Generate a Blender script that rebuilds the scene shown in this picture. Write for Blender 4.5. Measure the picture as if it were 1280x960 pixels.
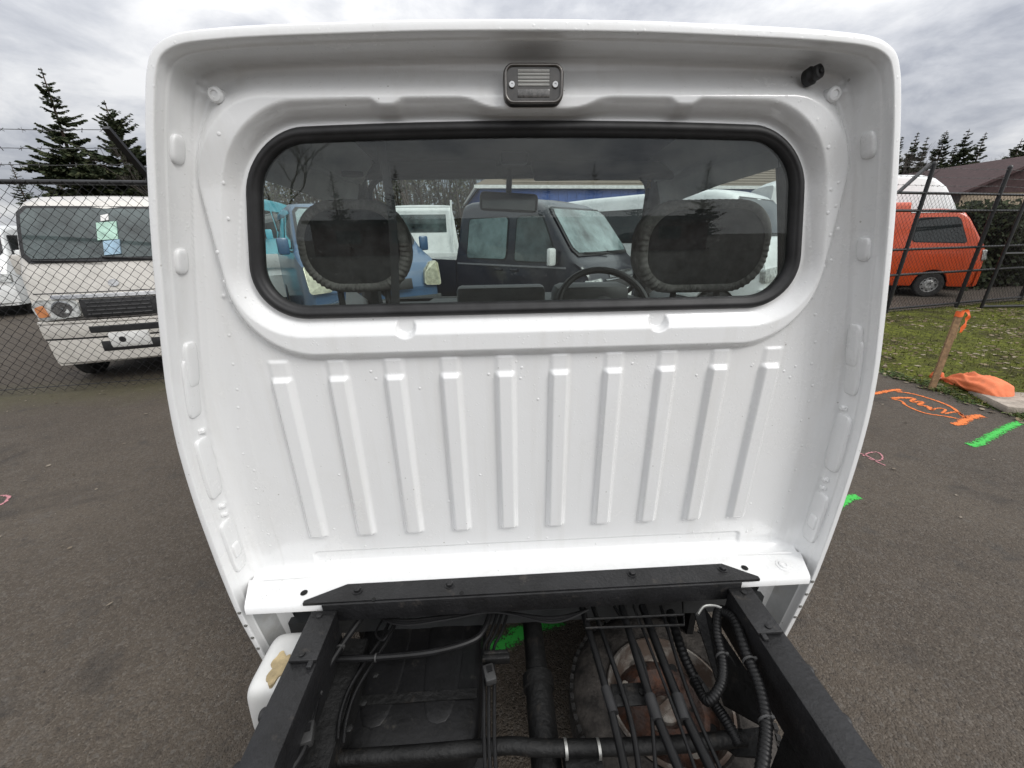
import bpy, bmesh, math, random
import numpy as np
from mathutils import Matrix, Vector
rnd = random.Random(7)
for o in list(bpy.data.objects): bpy.data.objects.remove(o)
scene = bpy.context.scene
C = scene.collection

# ------------------------------------------------------------------ camera
F = 485.0
YAW, PITCH, ROLL = math.radians(2.55), math.radians(20.9), math.radians(0.914)
CAM = np.array([0.0, 0.0, 1.42])
fw = np.array([math.sin(YAW)*math.cos(PITCH), math.cos(YAW)*math.cos(PITCH), -math.sin(PITCH)])
_r0 = np.array([math.cos(YAW), -math.sin(YAW), 0.0]); _u0 = np.cross(_r0, fw)
RT = _r0*math.cos(ROLL) - _u0*math.sin(ROLL); UP = _u0*math.cos(ROLL) + _r0*math.sin(ROLL)
cd = bpy.data.cameras.new('camera'); co = bpy.data.objects.new('camera', cd); C.objects.link(co)
cd.sensor_width = 36; cd.lens = 36*F/1280; cd.clip_start = 0.02; cd.clip_end = 2000
co.matrix_world = Matrix(((RT[0], UP[0], -fw[0], CAM[0]), (RT[1], UP[1], -fw[1], CAM[1]), (RT[2], UP[2], -fw[2], CAM[2]), (0, 0, 0, 1)))
scene.camera = co
def ray(x, y): return fw + RT*((x-640)/F) + UP*((480-y)/F)
def onY(x, y, Y): d = ray(x, y); return CAM + d*(Y/d[1])
def onZ(x, y, Z): d = ray(x, y); return CAM + d*((Z-CAM[2])/d[2])

# ------------------------------------------------------------------ world: overcast sky with broken cloud
SUN_EL, SUN_AZ = math.radians(40), math.radians(132)      # azimuth from +Y towards +X
sund = Vector((math.sin(SUN_AZ)*math.cos(SUN_EL), math.cos(SUN_AZ)*math.cos(SUN_EL), math.sin(SUN_EL)))
w = bpy.data.worlds.new('World'); scene.world = w; w.use_nodes = True
nt = w.node_tree; nt.nodes.clear()
def N(nt, t, **kw):
    n = nt.nodes.new(t)
    for k, v in kw.items(): setattr(n, k, v)
    return n
def L(nt, a, b): nt.links.new(a, b)
def mth(nt, op, a, b=None, c=None, clamp=False):
    n = N(nt, 'ShaderNodeMath', operation=op, use_clamp=clamp)
    for i, v in enumerate((a, b, c)):
        if v is None: continue
        if isinstance(v, (int, float)): n.inputs[i].default_value = v
        else: L(nt, v, n.inputs[i])
    return n.outputs[0]
def ramp(nt, fac, stops, interp='LINEAR'):
    r = N(nt, 'ShaderNodeValToRGB'); L(nt, fac, r.inputs[0]); cr = r.color_ramp; cr.interpolation = interp
    while len(cr.elements) < len(stops): cr.elements.new(0.5)
    for e, (p, c) in zip(cr.elements, stops):
        e.position = p; e.color = (c, c, c, 1) if isinstance(c, (int, float)) else (*c, 1)
    return r.outputs[0]
def mix(nt, fac, a, b, mode='MIX'):
    m = N(nt, 'ShaderNodeMix', data_type='RGBA', blend_type=mode)
    for s, v in ((m.inputs['Factor'], fac), (m.inputs[6], a), (m.inputs[7], b)):
        if isinstance(v, (int, float)): s.default_value = v if s.type == 'VALUE' else (v, v, v, 1)
        elif isinstance(v, tuple): s.default_value = (*v, 1)
        else: L(nt, v, s)
    return m.outputs[2]
sky = N(nt, 'ShaderNodeTexSky', sky_type='NISHITA'); sky.sun_disc = False
sky.sun_elevation = SUN_EL; sky.sun_rotation = SUN_AZ
tc = N(nt, 'ShaderNodeTexCoord'); sep = N(nt, 'ShaderNodeSeparateXYZ'); L(nt, tc.outputs['Generated'], sep.inputs[0])
den = mth(nt, 'ADD', mth(nt, 'MAXIMUM', sep.outputs[2], 0.0), 0.30)
cmb = N(nt, 'ShaderNodeCombineXYZ'); L(nt, mth(nt, 'DIVIDE', sep.outputs[0], den), cmb.inputs[0]); L(nt, mth(nt, 'DIVIDE', sep.outputs[1], den), cmb.inputs[1])
cmb.inputs[2].default_value = 3.7
n1 = N(nt, 'ShaderNodeTexNoise'); n1.inputs['Scale'].default_value = 0.95; n1.inputs['Detail'].default_value = 9; n1.inputs['Roughness'].default_value = 0.52; n1.inputs['Distortion'].default_value = 0.25
L(nt, cmb.outputs[0], n1.inputs['Vector'])
n2 = N(nt, 'ShaderNodeTexNoise'); n2.inputs['Scale'].default_value = 2.6; n2.inputs['Detail'].default_value = 8; n2.inputs['Roughness'].default_value = 0.6; n2.inputs['Distortion'].default_value = 0.3
L(nt, cmb.outputs[0], n2.inputs['Vector'])
dot = N(nt, 'ShaderNodeVectorMath', operation='DOT_PRODUCT'); L(nt, tc.outputs['Generated'], dot.inputs[0]); dot.inputs[1].default_value = sund
glow = mth(nt, 'POWER', mth(nt, 'MULTIPLY_ADD', dot.outputs['Value'], 0.5, 0.5, True), 3.0)
f = mth(nt, 'ADD', mth(nt, 'MULTIPLY', n1.outputs[0], 0.62), mth(nt, 'MULTIPLY', n2.outputs[0], 0.38))
f = mth(nt, 'MULTIPLY_ADD', glow, 0.16, f)
cl = ramp(nt, f, [(0.38, (0.34, 0.36, 0.42)), (0.46, (0.47, 0.495, 0.56)), (0.525, (0.70, 0.72, 0.77)), (0.60, (1.0, 1.005, 1.02)), (0.80, (1.12, 1.12, 1.12))])
zen = mth(nt, 'MULTIPLY_ADD', mth(nt, 'MAXIMUM', sep.outputs[2], 0.0), 1.25, 0.80)
zen = mth(nt, 'MULTIPLY_ADD', glow, 0.35, zen)
clouds = mix(nt, 1.0, cl, zen, 'MULTIPLY')
bg1 = N(nt, 'ShaderNodeBackground'); L(nt, sky.outputs[0], bg1.inputs[0]); bg1.inputs[1].default_value = 0.07
bg2 = N(nt, 'ShaderNodeBackground'); L(nt, clouds, bg2.inputs[0]); bg2.inputs[1].default_value = 0.86
ms = N(nt, 'ShaderNodeMixShader'); ms.inputs[0].default_value = 0.94
L(nt, bg1.outputs[0], ms.inputs[1]); L(nt, bg2.outputs[0], ms.inputs[2])
wo = N(nt, 'ShaderNodeOutputWorld'); L(nt, ms.outputs[0], wo.inputs[0])
sl = bpy.data.lights.new('sun', 'SUN'); sl.energy = 1.5; sl.angle = math.radians(22); sl.color = (1.0, 0.975, 0.945)
so = bpy.data.objects.new('sun', sl); C.objects.link(so); so.rotation_euler = (-sund).to_track_quat('-Z', 'Y').to_euler()
vs = scene.view_settings; vs.view_transform = 'Standard'; vs.look = 'None'; vs.exposure = 0.0; vs.gamma = 1.0; vs.use_curve_mapping = False
scene.render.engine = 'CYCLES'; scene.cycles.max_bounces = 10; scene.cycles.transparent_max_bounces = 24; scene.cycles.glossy_bounces = 4

# ------------------------------------------------------------------ materials
MATS = {}
def base(name):
    m = bpy.data.materials.new(name); m.use_nodes = True
    nt = m.node_tree; return m, nt, nt.nodes['Principled BSDF']
def setc(s, v):
    s.default_value = (*v, 1) if isinstance(v, tuple) else v
def mat(name, col, rough=0.5, metal=0.0, coat=0.0, var=0.12, scale=9.0, bump=0.0, bscale=60.0, spec=0.5, col2=None, dirt=None):
    """principled with noise-driven colour and roughness variation; object coordinates"""
    if name in MATS: return MATS[name]
    m, nt, b = base(name)
    t = N(nt, 'ShaderNodeTexCoord')
    n = N(nt, 'ShaderNodeTexNoise'); n.inputs['Scale'].default_value = scale; n.inputs['Detail'].default_value = 6; n.inputs['Roughness'].default_value = 0.65
    L(nt, t.outputs['Object'], n.inputs['Vector'])
    c2 = col2 or tuple(max(0, c*(1-2*var)) for c in col)
    fac = mth(nt, 'MULTIPLY_ADD', mth(nt, 'SUBTRACT', n.outputs[0], 0.5), 2.6, 0.5, True)
    c = mix(nt, fac, c2 if col2 else tuple(c*(1+var) for c in col), col if col2 else c2)
    if dirt:
        d = N(nt, 'ShaderNodeTexNoise'); d.inputs['Scale'].default_value = dirt[1]; d.inputs['Detail'].default_value = 8; d.inputs['Roughness'].default_value = 0.7
        L(nt, t.outputs['Object'], d.inputs['Vector'])
        df = ramp(nt, d.outputs[0], [(dirt[2], 0.0), (dirt[2]+0.12, 1.0)])
        c = mix(nt, mth(nt, 'MULTIPLY', df, dirt[3]), c, dirt[0])
    L(nt, c, b.inputs['Base Color'])
    L(nt, mth(nt, 'MULTIPLY_ADD', n.outputs[0], 0.25*rough, rough*0.88, True), b.inputs['Roughness'])
    b.inputs['Metallic'].default_value = metal; b.inputs['Coat Weight'].default_value = coat; b.inputs['Coat Roughness'].default_value = 0.08
    b.inputs['Specular IOR Level'].default_value = spec
    if bump:
        n3 = N(nt, 'ShaderNodeTexNoise'); n3.inputs['Scale'].default_value = bscale; n3.inputs['Detail'].default_value = 5
        L(nt, t.outputs['Object'], n3.inputs['Vector'])
        bp = N(nt, 'ShaderNodeBump'); bp.inputs['Strength'].default_value = bump; bp.inputs['Distance'].default_value = 0.01
        L(nt, n3.outputs[0], bp.inputs['Height']); L(nt, bp.outputs[0], b.inputs['Normal'])
    MATS[name] = m; return m
def glass(name, tint, rough=0.0, dust=0.0, body=None, refl=1.0):
    """see-through pane: tinted transparent + Schlick reflection (symmetric, so either face works) + a film of dust"""
    m = bpy.data.materials.new(name); m.use_nodes = True; nt = m.node_tree; nt.nodes.clear()
    lw = N(nt, 'ShaderNodeLayerWeight')
    fr = mth(nt, 'MULTIPLY_ADD', mth(nt, 'POWER', lw.outputs['Facing'], 5.0), 0.96*refl, 0.042*refl, True)
    tr = N(nt, 'ShaderNodeBsdfTransparent'); tr.inputs[0].default_value = (*tint, 1)
    gl = N(nt, 'ShaderNodeBsdfGlossy'); gl.inputs['Roughness'].default_value = rough
    a = tr.outputs[0]
    if dust:
        t = N(nt, 'ShaderNodeTexCoord'); n = N(nt, 'ShaderNodeTexNoise'); n.inputs['Scale'].default_value = 5; n.inputs['Detail'].default_value = 9; n.inputs['Roughness'].default_value = 0.72
        L(nt, t.outputs['Object'], n.inputs['Vector'])
        v = N(nt, 'ShaderNodeTexVoronoi'); v.inputs['Scale'].default_value = 85; L(nt, t.outputs['Object'], v.inputs['Vector'])
        wn = N(nt, 'ShaderNodeTexWhiteNoise'); L(nt, v.outputs['Position'], wn.inputs['Vector'])
        spot = mth(nt, 'MULTIPLY', mth(nt, 'LESS_THAN', v.outputs['Distance'], mth(nt, 'MULTIPLY', wn.outputs[0], 0.16)), mth(nt, 'GREATER_THAN', wn.outputs[0], 0.62))
        df = N(nt, 'ShaderNodeBsdfDiffuse'); df.inputs[0].default_value = (0.5, 0.5, 0.48, 1)
        mx = N(nt, 'ShaderNodeMixShader')
        L(nt, mth(nt, 'ADD', mth(nt, 'MULTIPLY', ramp(nt, n.outputs[0], [(0.4, 0.0), (0.75, 1.0)]), dust), mth(nt, 'MULTIPLY', spot, 0.07)), mx.inputs[0])
        L(nt, a, mx.inputs[1]); L(nt, df.outputs[0], mx.inputs[2]); a = mx.outputs[0]
    mx = N(nt, 'ShaderNodeMixShader'); L(nt, fr, mx.inputs[0]); L(nt, a, mx.inputs[1]); L(nt, gl.outputs[0], mx.inputs[2])
    o = N(nt, 'ShaderNodeOutputMaterial'); L(nt, mx.outputs[0], o.inputs[0])
    MATS[name] = m; return m
def paint_white():
    m, nt, b = base('white_paint')
    t = N(nt, 'ShaderNodeTexCoord')
    n = N(nt, 'ShaderNodeTexNoise'); n.inputs['Scale'].default_value = 2.2; n.inputs['Detail'].default_value = 7; L(nt, t.outputs['Object'], n.inputs['Vector'])
    c = mix(nt, n.outputs[0], (0.755, 0.76, 0.757), (0.80, 0.808, 0.812))
    v = N(nt, 'ShaderNodeTexVoronoi'); v.inputs['Scale'].default_value = 42; v.inputs['Randomness'].default_value = 1.0; L(nt, t.outputs['Object'], v.inputs['Vector'])
    wn = N(nt, 'ShaderNodeTexWhiteNoise'); L(nt, v.outputs['Position'], wn.inputs['Vector'])
    big = N(nt, 'ShaderNodeTexNoise'); big.inputs['Scale'].default_value = 4.0; L(nt, t.outputs['Object'], big.inputs['Vector'])
    thr = mth(nt, 'MULTIPLY', mth(nt, 'POWER', wn.outputs[0], 2.5), mth(nt, 'MULTIPLY', big.outputs[0], 0.16))
    spot = mth(nt, 'MULTIPLY', mth(nt, 'LESS_THAN', v.outputs['Distance'], thr), mth(nt, 'GREATER_THAN', wn.outputs[0], 0.72))
    c = mix(nt, mth(nt, 'MULTIPLY', spot, 0.5), c, (0.22, 0.20, 0.17))
    # faint grime film
    g = N(nt, 'ShaderNodeTexNoise'); g.inputs['Scale'].default_value = 3.1; g.inputs['Detail'].default_value = 10; g.inputs['Roughness'].default_value = 0.75
    L(nt, t.outputs['Object'], g.inputs['Vector'])
    c = mix(nt, mth(nt, 'MULTIPLY', ramp(nt, g.outputs[0], [(0.48, 0.0), (0.75, 1.0)]), 0.22), c, (0.62, 0.60, 0.55))
    L(nt, c, b.inputs['Base Color'])
    st = N(nt, 'ShaderNodeMapping'); st.inputs['Scale'].default_value = (34, 34, 1.6); L(nt, t.outputs['Object'], st.inputs['Vector'])
    sn = N(nt, 'ShaderNodeTexNoise'); sn.inputs['Scale'].default_value = 1.0; sn.inputs['Detail'].default_value = 5; L(nt, st.outputs[0], sn.inputs['Vector'])
    c = mix(nt, mth(nt, 'MULTIPLY', ramp(nt, sn.outputs[0], [(0.52, 0.0), (0.75, 1.0)]), 0.16), c, (0.52, 0.50, 0.45))
    L(nt, c, b.inputs['Base Color'])
    L(nt, mth(nt, 'MULTIPLY_ADD', g.outputs[0], 0.20, 0.16), b.inputs['Roughness'])
    b.inputs['Coat Weight'].default_value = 0.7; b.inputs['Coat Roughness'].default_value = 0.05
    dv = N(nt, 'ShaderNodeTexVoronoi'); dv.inputs['Scale'].default_value = 170; L(nt, t.outputs['Object'], dv.inputs['Vector'])
    dw_ = N(nt, 'ShaderNodeTexWhiteNoise'); L(nt, dv.outputs['Position'], dw_.inputs['Vector'])
    drop = mth(nt, 'MULTIPLY', ramp(nt, dv.outputs['Distance'], [(0.0, 1.0), (0.30, 0.75), (0.38, 0.0)]), mth(nt, 'GREATER_THAN', mth(nt, 'ADD', dw_.outputs[0], mth(nt, 'MULTIPLY', big.outputs[0], 0.30)), 1.06))
    op = N(nt, 'ShaderNodeTexNoise'); op.inputs['Scale'].default_value = 190; op.inputs['Detail'].default_value = 2; L(nt, t.outputs['Object'], op.inputs['Vector'])
    bp = N(nt, 'ShaderNodeBump'); bp.inputs['Strength'].default_value = 0.05; bp.inputs['Distance'].default_value = 0.004
    bp2 = N(nt, 'ShaderNodeBump'); bp2.inputs['Strength'].default_value = 0.32; bp2.inputs['Distance'].default_value = 0.0012; L(nt, drop, bp2.inputs['Height'])
    L(nt, op.outputs[0], bp.inputs['Height']); L(nt, bp.outputs[0], bp2.inputs['Normal']); L(nt, bp2.outputs[0], b.inputs['Normal']); L(nt, bp2.outputs[0], b.inputs['Coat Normal'])
    MATS['white_paint'] = m; return m
WP = paint_white()
RUB = mat('black_rubber', (0.016, 0.016, 0.017), 0.55, var=0.3, scale=20)
FRM = mat('black_frame_paint', (0.011, 0.011, 0.012), 0.5, var=0.35, scale=14, bump=0.25, bscale=120, dirt=((0.10, 0.085, 0.07), 26, 0.60, 0.35), coat=0.0)
GRM = mat('grimy_black_metal', (0.008, 0.008, 0.008), 0.55, var=0.4, scale=12, bump=0.3, bscale=90, dirt=((0.06, 0.05, 0.04), 15, 0.58, 0.45), spec=0.3)
TNK = mat('fuel_tank_black', (0.008, 0.008, 0.0085), 0.42, var=0.35, scale=7, bump=0.15, bscale=60, dirt=((0.07, 0.065, 0.055), 22, 0.60, 0.4), spec=0.3)
RST = mat('rusty_steel', (0.075, 0.030, 0.016), 0.85, var=0.5, scale=18, bump=0.5, bscale=80, dirt=((0.05, 0.035, 0.03), 22, 0.45, 0.8))
RIM = mat('grey_rim_paint', (0.32, 0.30, 0.27), 0.6, metal=0.3, var=0.3, scale=15, dirt=((0.08, 0.05, 0.035), 9, 0.42, 0.85))
TYR = mat('tyre_rubber', (0.03, 0.029, 0.028), 0.85, var=0.3, scale=18, bump=0.4, bscale=70)
TYD = mat('dusty_tyre_rubber', (0.048, 0.042, 0.037), 0.9, var=0.4, scale=22, bump=0.5, bscale=90)
PVC = mat('black_hose', (0.007, 0.007, 0.0075), 0.45, var=0.3, scale=20, spec=0.3)
ZNC = mat('zinc_plated', (0.42, 0.42, 0.40), 0.4, metal=0.8, var=0.2, scale=30)
CHR = mat('dull_chrome', (0.5, 0.5, 0.5), 0.22, metal=1.0, var=0.15, scale=20)
GRY = mat('grey_primer_sheet', (0.50, 0.51, 0.51), 0.5, var=0.15, scale=5, dirt=((0.30, 0.28, 0.24), 7, 0.5, 0.5))
WPL = mat('white_plastic', (0.72, 0.72, 0.70), 0.45, var=0.06, scale=6)
STN = mat('brown_stain', (0.46, 0.36, 0.20), 0.7, var=0.3, scale=30)
HED = mat('headliner', (0.050, 0.052, 0.052), 0.95, var=0.15, scale=30)
TRM = mat('interior_trim', (0.13, 0.135, 0.135), 0.7, var=0.12, scale=9)
DSH = mat('dashboard_plastic', (0.032, 0.034, 0.035), 0.55, var=0.2, scale=10, bump=0.1, bscale=200)
SEA = mat('black_seat_cloth', (0.030, 0.031, 0.032), 0.95, var=0.3, scale=40)
ELA = mat('grey_elastic_cloth', (0.17, 0.16, 0.15), 0.95, var=0.3, scale=35)
GLR = glass('rear_glass', (0.89, 0.92, 0.91), dust=0.022, refl=0.95)
GLS = glass('cab_glass', (0.88, 0.94, 0.92), dust=0.008, refl=0.4)
ALU = mat('fence_black_vinyl', (0.012, 0.012, 0.013), 0.4, var=0.3, scale=12)
WIRE = mat('barbed_steel', (0.10, 0.10, 0.10), 0.55, metal=0.6, var=0.3, scale=20)

# ------------------------------------------------------------------ mesh helpers
def tag(o, label=None, cat=None, group=None, kind=None):
    if label: o['label'] = label
    if cat: o['category'] = cat
    if group: o['group'] = group
    if kind: o['kind'] = kind
    return o
def empty(name, loc=(0, 0, 0), rz=0.0):
    o = bpy.data.objects.new(name, None); C.objects.link(o); o.location = loc; o.rotation_euler = (0, 0, rz); o.empty_display_size = 0.1
    return o
def mk(name, V, Fc, m, parent=None, smooth=True, world=False, sharp=None):
    me = bpy.data.meshes.new(name)
    me.from_pydata([tuple(v) for v in V], [], [tuple(f) for f in Fc]); me.update()
    if smooth:
        me.polygons.foreach_set('use_smooth', [True]*len(me.polygons))
        if sharp is not None:
            me.set_sharp_from_angle(angle=math.radians(sharp))
    o = bpy.data.objects.new(name, me); C.objects.link(o); me.materials.append(m)
    if parent:
        o.parent = parent
        if world: o.matrix_parent_inverse = Matrix.Translation(-Vector(parent.location))
    return o
class MB:
    """collects shapes into one mesh"""
    def __init__(s): s.V = []; s.F = []
    def add(s, V, F):
        n = len(s.V); s.V += [tuple(v) for v in V]; s.F += [tuple(i+n for i in f) for f in F]; return s
    def box(s, c, d, rz=0.0, bev=0.0, R=None):
        hx, hy, hz = d[0]/2, d[1]/2, d[2]/2
        if bev <= 0:
            P = [(x, y, z) for x in (-hx, hx) for y in (-hy, hy) for z in (-hz, hz)]
            Fc = [(0, 1, 3, 2), (4, 6, 7, 5), (0, 4, 5, 1), (2, 3, 7, 6), (0, 2, 6, 4), (1, 5, 7, 3)]
        else:
            b = min(bev, hx*0.95, hy*0.95, hz*0.95)
            bm = bmesh.new(); bmesh.ops.create_cube(bm, size=1.0)
            for v in bm.verts: v.co = Vector((v.co.x*2*hx, v.co.y*2*hy, v.co.z*2*hz))
            bmesh.ops.bevel(bm, geom=list(bm.edges), offset=b, segments=2, profile=0.5, affect='EDGES')
            bm.verts.index_update()
            P = [tuple(v.co) for v in bm.verts]; Fc = [tuple(v.index for v in f.verts) for f in bm.faces]; bm.free()
        M = R if R is not None else Matrix.Rotation(rz, 3, 'Z')
        return s.add([M @ Vector(p) + Vector(c) for p in P], Fc)
    def tube(s, pts, r, n=8, caps=True, rr=None):
        pts = [Vector(p) for p in pts]; k = len(pts); V = []; prev = None
        for i, p in enumerate(pts):
            t = (pts[min(i+1, k-1)] - pts[max(i-1, 0)])
            t = t.normalized() if t.length > 1e-9 else Vector((0, 0, 1))
            if prev is None:
                a = Vector((0, 0, 1)) if abs(t.z) < 0.9 else Vector((1, 0, 0))
                u = t.cross(a).normalized()
            else:
                u = (prev - t*prev.dot(t)); u = u.normalized() if u.length > 1e-9 else t.orthogonal().normalized()
            prev = u; v = t.cross(u)
            q = rr[i] if rr else r
            V += [p + (u*math.cos(2*math.pi*j/n) + v*math.sin(2*math.pi*j/n))*q for j in range(n)]
        Fc = [(i*n+j, i*n+(j+1) % n, (i+1)*n+(j+1) % n, (i+1)*n+j) for i in range(k-1) for j in range(n)]
        if caps: Fc += [tuple(range(n))[::-1], tuple(range((k-1)*n, k*n))]
        return s.add(V, Fc)
    def lathe(s, prof, c, axis='Z', n=32, M=None):
        """prof: (r, h) pairs; axis through c"""
        V = []
        for r, h in prof:
            for j in range(n):
                a = 2*math.pi*j/n; p = (r*math.cos(a), r*math.sin(a), h)
                if axis == 'Y': p = (p[0], p[2], p[1])
                elif axis == 'X': p = (p[2], p[0], p[1])
                V.append(p)
        k = len(prof)
        Fc = [(i*n+j, i*n+(j+1) % n, (i+1)*n+(j+1) % n, (i+1)*n+j) for i in range(k-1) for j in range(n)]
        if prof[0][0] > 1e-6: pass
        MM = M or Matrix.Identity(3)
        return s.add([MM @ Vector(p) + Vector(c) for p in V], Fc)
    def prism(s, poly, y0, y1):
        """polygon in x,z extruded along y"""
        n = len(poly); V = [(x, y0, z) for x, z in poly] + [(x, y1, z) for x, z in poly]
        return s.add(V, [tuple(range(n)), tuple(range(n, 2*n))[::-1]] + [(i, (i+1) % n, n+(i+1) % n, n+i) for i in range(n)])
    def plate(s, poly, z0, z1):
        """polygon in x,y extruded along z"""
        n = len(poly); V = [(x, y, z0) for x, y in poly] + [(x, y, z1) for x, y in poly]
        return s.add(V, [tuple(range(n))[::-1], tuple(range(n, 2*n))] + [(i, (i+1) % n, n+(i+1) % n, n+i) for i in range(n)])
    def build(s, name, m, parent=None, smooth=True, world=False, sharp=35):
        o = mk(name, s.V, s.F, m, parent, smooth, world, sharp if smooth else None); return o
def fixn(o):
    bm = bmesh.new(); bm.from_mesh(o.data); bmesh.ops.recalc_face_normals(bm, faces=bm.faces); bm.to_mesh(o.data); bm.free(); return o
def catmull(P, n=8, closed=False):
    P = [np.array(p, float) for p in P]; out = []; k = len(P)
    for i in range(k if closed else k-1):
        if closed: a, b, c, d = P[i-1], P[i], P[(i+1) % k], P[(i+2) % k]
        else: a, b, c, d = P[max(i-1, 0)], P[i], P[i+1], P[min(i+2, k-1)]
        for j in range(n):
            t = j/n; out.append(0.5*((2*b) + (c-a)*t + (2*a-5*b+4*c-d)*t*t + (3*b-a-3*c+d)*t**3))
    if not closed: out.append(P[-1])
    return out
def rrect(cx, cz, hx, hz, r, n=10):
    out = []
    for sx, sz, a0 in ((1, 1, 0), (-1, 1, 90), (-1, -1, 180), (1, -1, 270)):
        for j in range(n+1):
            a = math.radians(a0 + 90*j/n); out.append((cx+sx*(hx-r)+r*math.cos(a), cz+sz*(hz-r)+r*math.sin(a)))
    return out
def sstep(x, a, b):
    t = np.clip((x-a)/(b-a), 0, 1); return t*t*(3-2*t)
def copytree(o, parent=None):
    c = o.copy(); C.objects.link(c)
    if parent: c.parent = parent
    for ch in [x for x in o.children]: copytree(ch, c)
    return c
# ================================================================== ground
def asphalt():
    m, nt, b = base('asphalt')
    t = N(nt, 'ShaderNodeTexCoord'); P = t.outputs['Object']
    v = N(nt, 'ShaderNodeTexVoronoi'); v.inputs['Scale'].default_value = 190; L(nt, P, v.inputs['Vector'])
    v2 = N(nt, 'ShaderNodeTexVoronoi'); v2.inputs['Scale'].default_value = 95; L(nt, P, v2.inputs['Vector'])
    wn = N(nt, 'ShaderNodeTexWhiteNoise'); L(nt, v.outputs['Position'], wn.inputs['Vector'])
    wn2 = N(nt, 'ShaderNodeTexWhiteNoise'); L(nt, v2.outputs['Position'], wn2.inputs['Vector'])
    big = N(nt, 'ShaderNodeTexNoise'); big.inputs['Scale'].default_value = 0.9; big.inputs['Detail'].default_value = 8; big.inputs['Roughness'].default_value = 0.65; L(nt, P, big.inputs['Vector'])
    med = N(nt, 'ShaderNodeTexNoise'); med.inputs['Scale'].default_value = 5; med.inputs['Detail'].default_value = 7; med.inputs['Roughness'].default_value = 0.7; L(nt, P, med.inputs['Vector'])
    c = mix(nt, ramp(nt, big.outputs[0], [(0.35, 0.0), (0.68, 1.0)]), (0.052, 0.041, 0.031), (0.081, 0.065, 0.049))
    c = mix(nt, ramp(nt, wn.outputs[0], [(0.0, 0.0), (0.75, 0.08), (1.0, 0.6)]), c, (0.15, 0.13, 0.108))
    c = mix(nt, ramp(nt, wn2.outputs[0], [(0.80, 0.0), (1.0, 0.5)]), c, (0.11, 0.10, 0.088))
    c = mix(nt, ramp(nt, wn2.outputs[0], [(0.0, 0.45), (0.22, 0.0)]), c, (0.030, 0.026, 0.023))
    c = mix(nt, mth(nt, 'MULTIPLY', ramp(nt, med.outputs[0], [(0.56, 0.0), (0.72, 1.0)]), 0.6), c, (0.038, 0.036, 0.034))
    c = mix(nt, mth(nt, 'MULTIPLY', ramp(nt, med.outputs[0], [(0.30, 1.0), (0.42, 0.0)]), 0.35), c, (0.115, 0.105, 0.095))
    oil = N(nt, 'ShaderNodeTexNoise'); oil.inputs['Scale'].default_value = 1.7; oil.inputs['Detail'].default_value = 4; oil.inputs['Distortion'].default_value = 0.8; L(nt, P, oil.inputs['Vector'])
    c = mix(nt, mth(nt, 'MULTIPLY', ramp(nt, oil.outputs[0], [(0.60, 0.0), (0.70, 1.0)]), 0.5), c, (0.026, 0.023, 0.021))
    pale = N(nt, 'ShaderNodeTexNoise'); pale.inputs['Scale'].default_value = 2.6; pale.inputs['Detail'].default_value = 9; pale.inputs['Roughness'].default_value = 0.75; pale.inputs['Distortion'].default_value = 1.2; L(nt, P, pale.inputs['Vector'])
    c = mix(nt, mth(nt, 'MULTIPLY', ramp(nt, pale.outputs[0], [(0.57, 0.0), (0.70, 1.0)]), 0.45), c, (0.115, 0.102, 0.088))
    # damp moss and silt gathered along the left fence (a strip that follows the fence line)
    sx = N(nt, 'ShaderNodeSeparateXYZ'); L(nt, P, sx.inputs[0])
    dist = mth(nt, 'ABSOLUTE', mth(nt, 'SUBTRACT', mth(nt, 'MULTIPLY_ADD', sx.outputs[0], -0.16, sx.outputs[1]), 4.55))
    left = mth(nt, 'MULTIPLY', ramp(nt, mth(nt, 'MULTIPLY', sx.outputs[0], -0.2), [(0.42, 0.0), (0.55, 1.0)]), ramp(nt, mth(nt, 'ADD', dist, mth(nt, 'MULTIPLY', med.outputs[0], 0.9)), [(0.35, 1.0), (1.0, 0.0)]))
    c = mix(nt, mth(nt, 'MULTIPLY', left, 0.75), c, (0.078, 0.072, 0.034))
    L(nt, c, b.inputs['Base Color']); b.inputs['Roughness'].default_value = 0.82; b.inputs['Specular IOR Level'].default_value = 0.35
    bp = N(nt, 'ShaderNodeBump'); bp.inputs['Strength'].default_value = 0.9; bp.inputs['Distance'].default_value = 0.006
    h = mth(nt, 'ADD', mth(nt, 'MULTIPLY', v.outputs['Distance'], -0.7), mth(nt, 'ADD', mth(nt, 'MULTIPLY', v2.outputs['Distance'], -0.6), med.outputs[0]))
    L(nt, h, bp.inputs['Height']); L(nt, bp.outputs[0], b.inputs['Normal'])
    return m
S = 400
g = mk('ground', [(-S, -S, 0), (S, -S, 0), (S, S, 0), (-S, S, 0)], [(0, 1, 2, 3)], asphalt(), smooth=False)
tag(g, 'grey worn asphalt of the car lot', 'ground', kind='structure')

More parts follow.
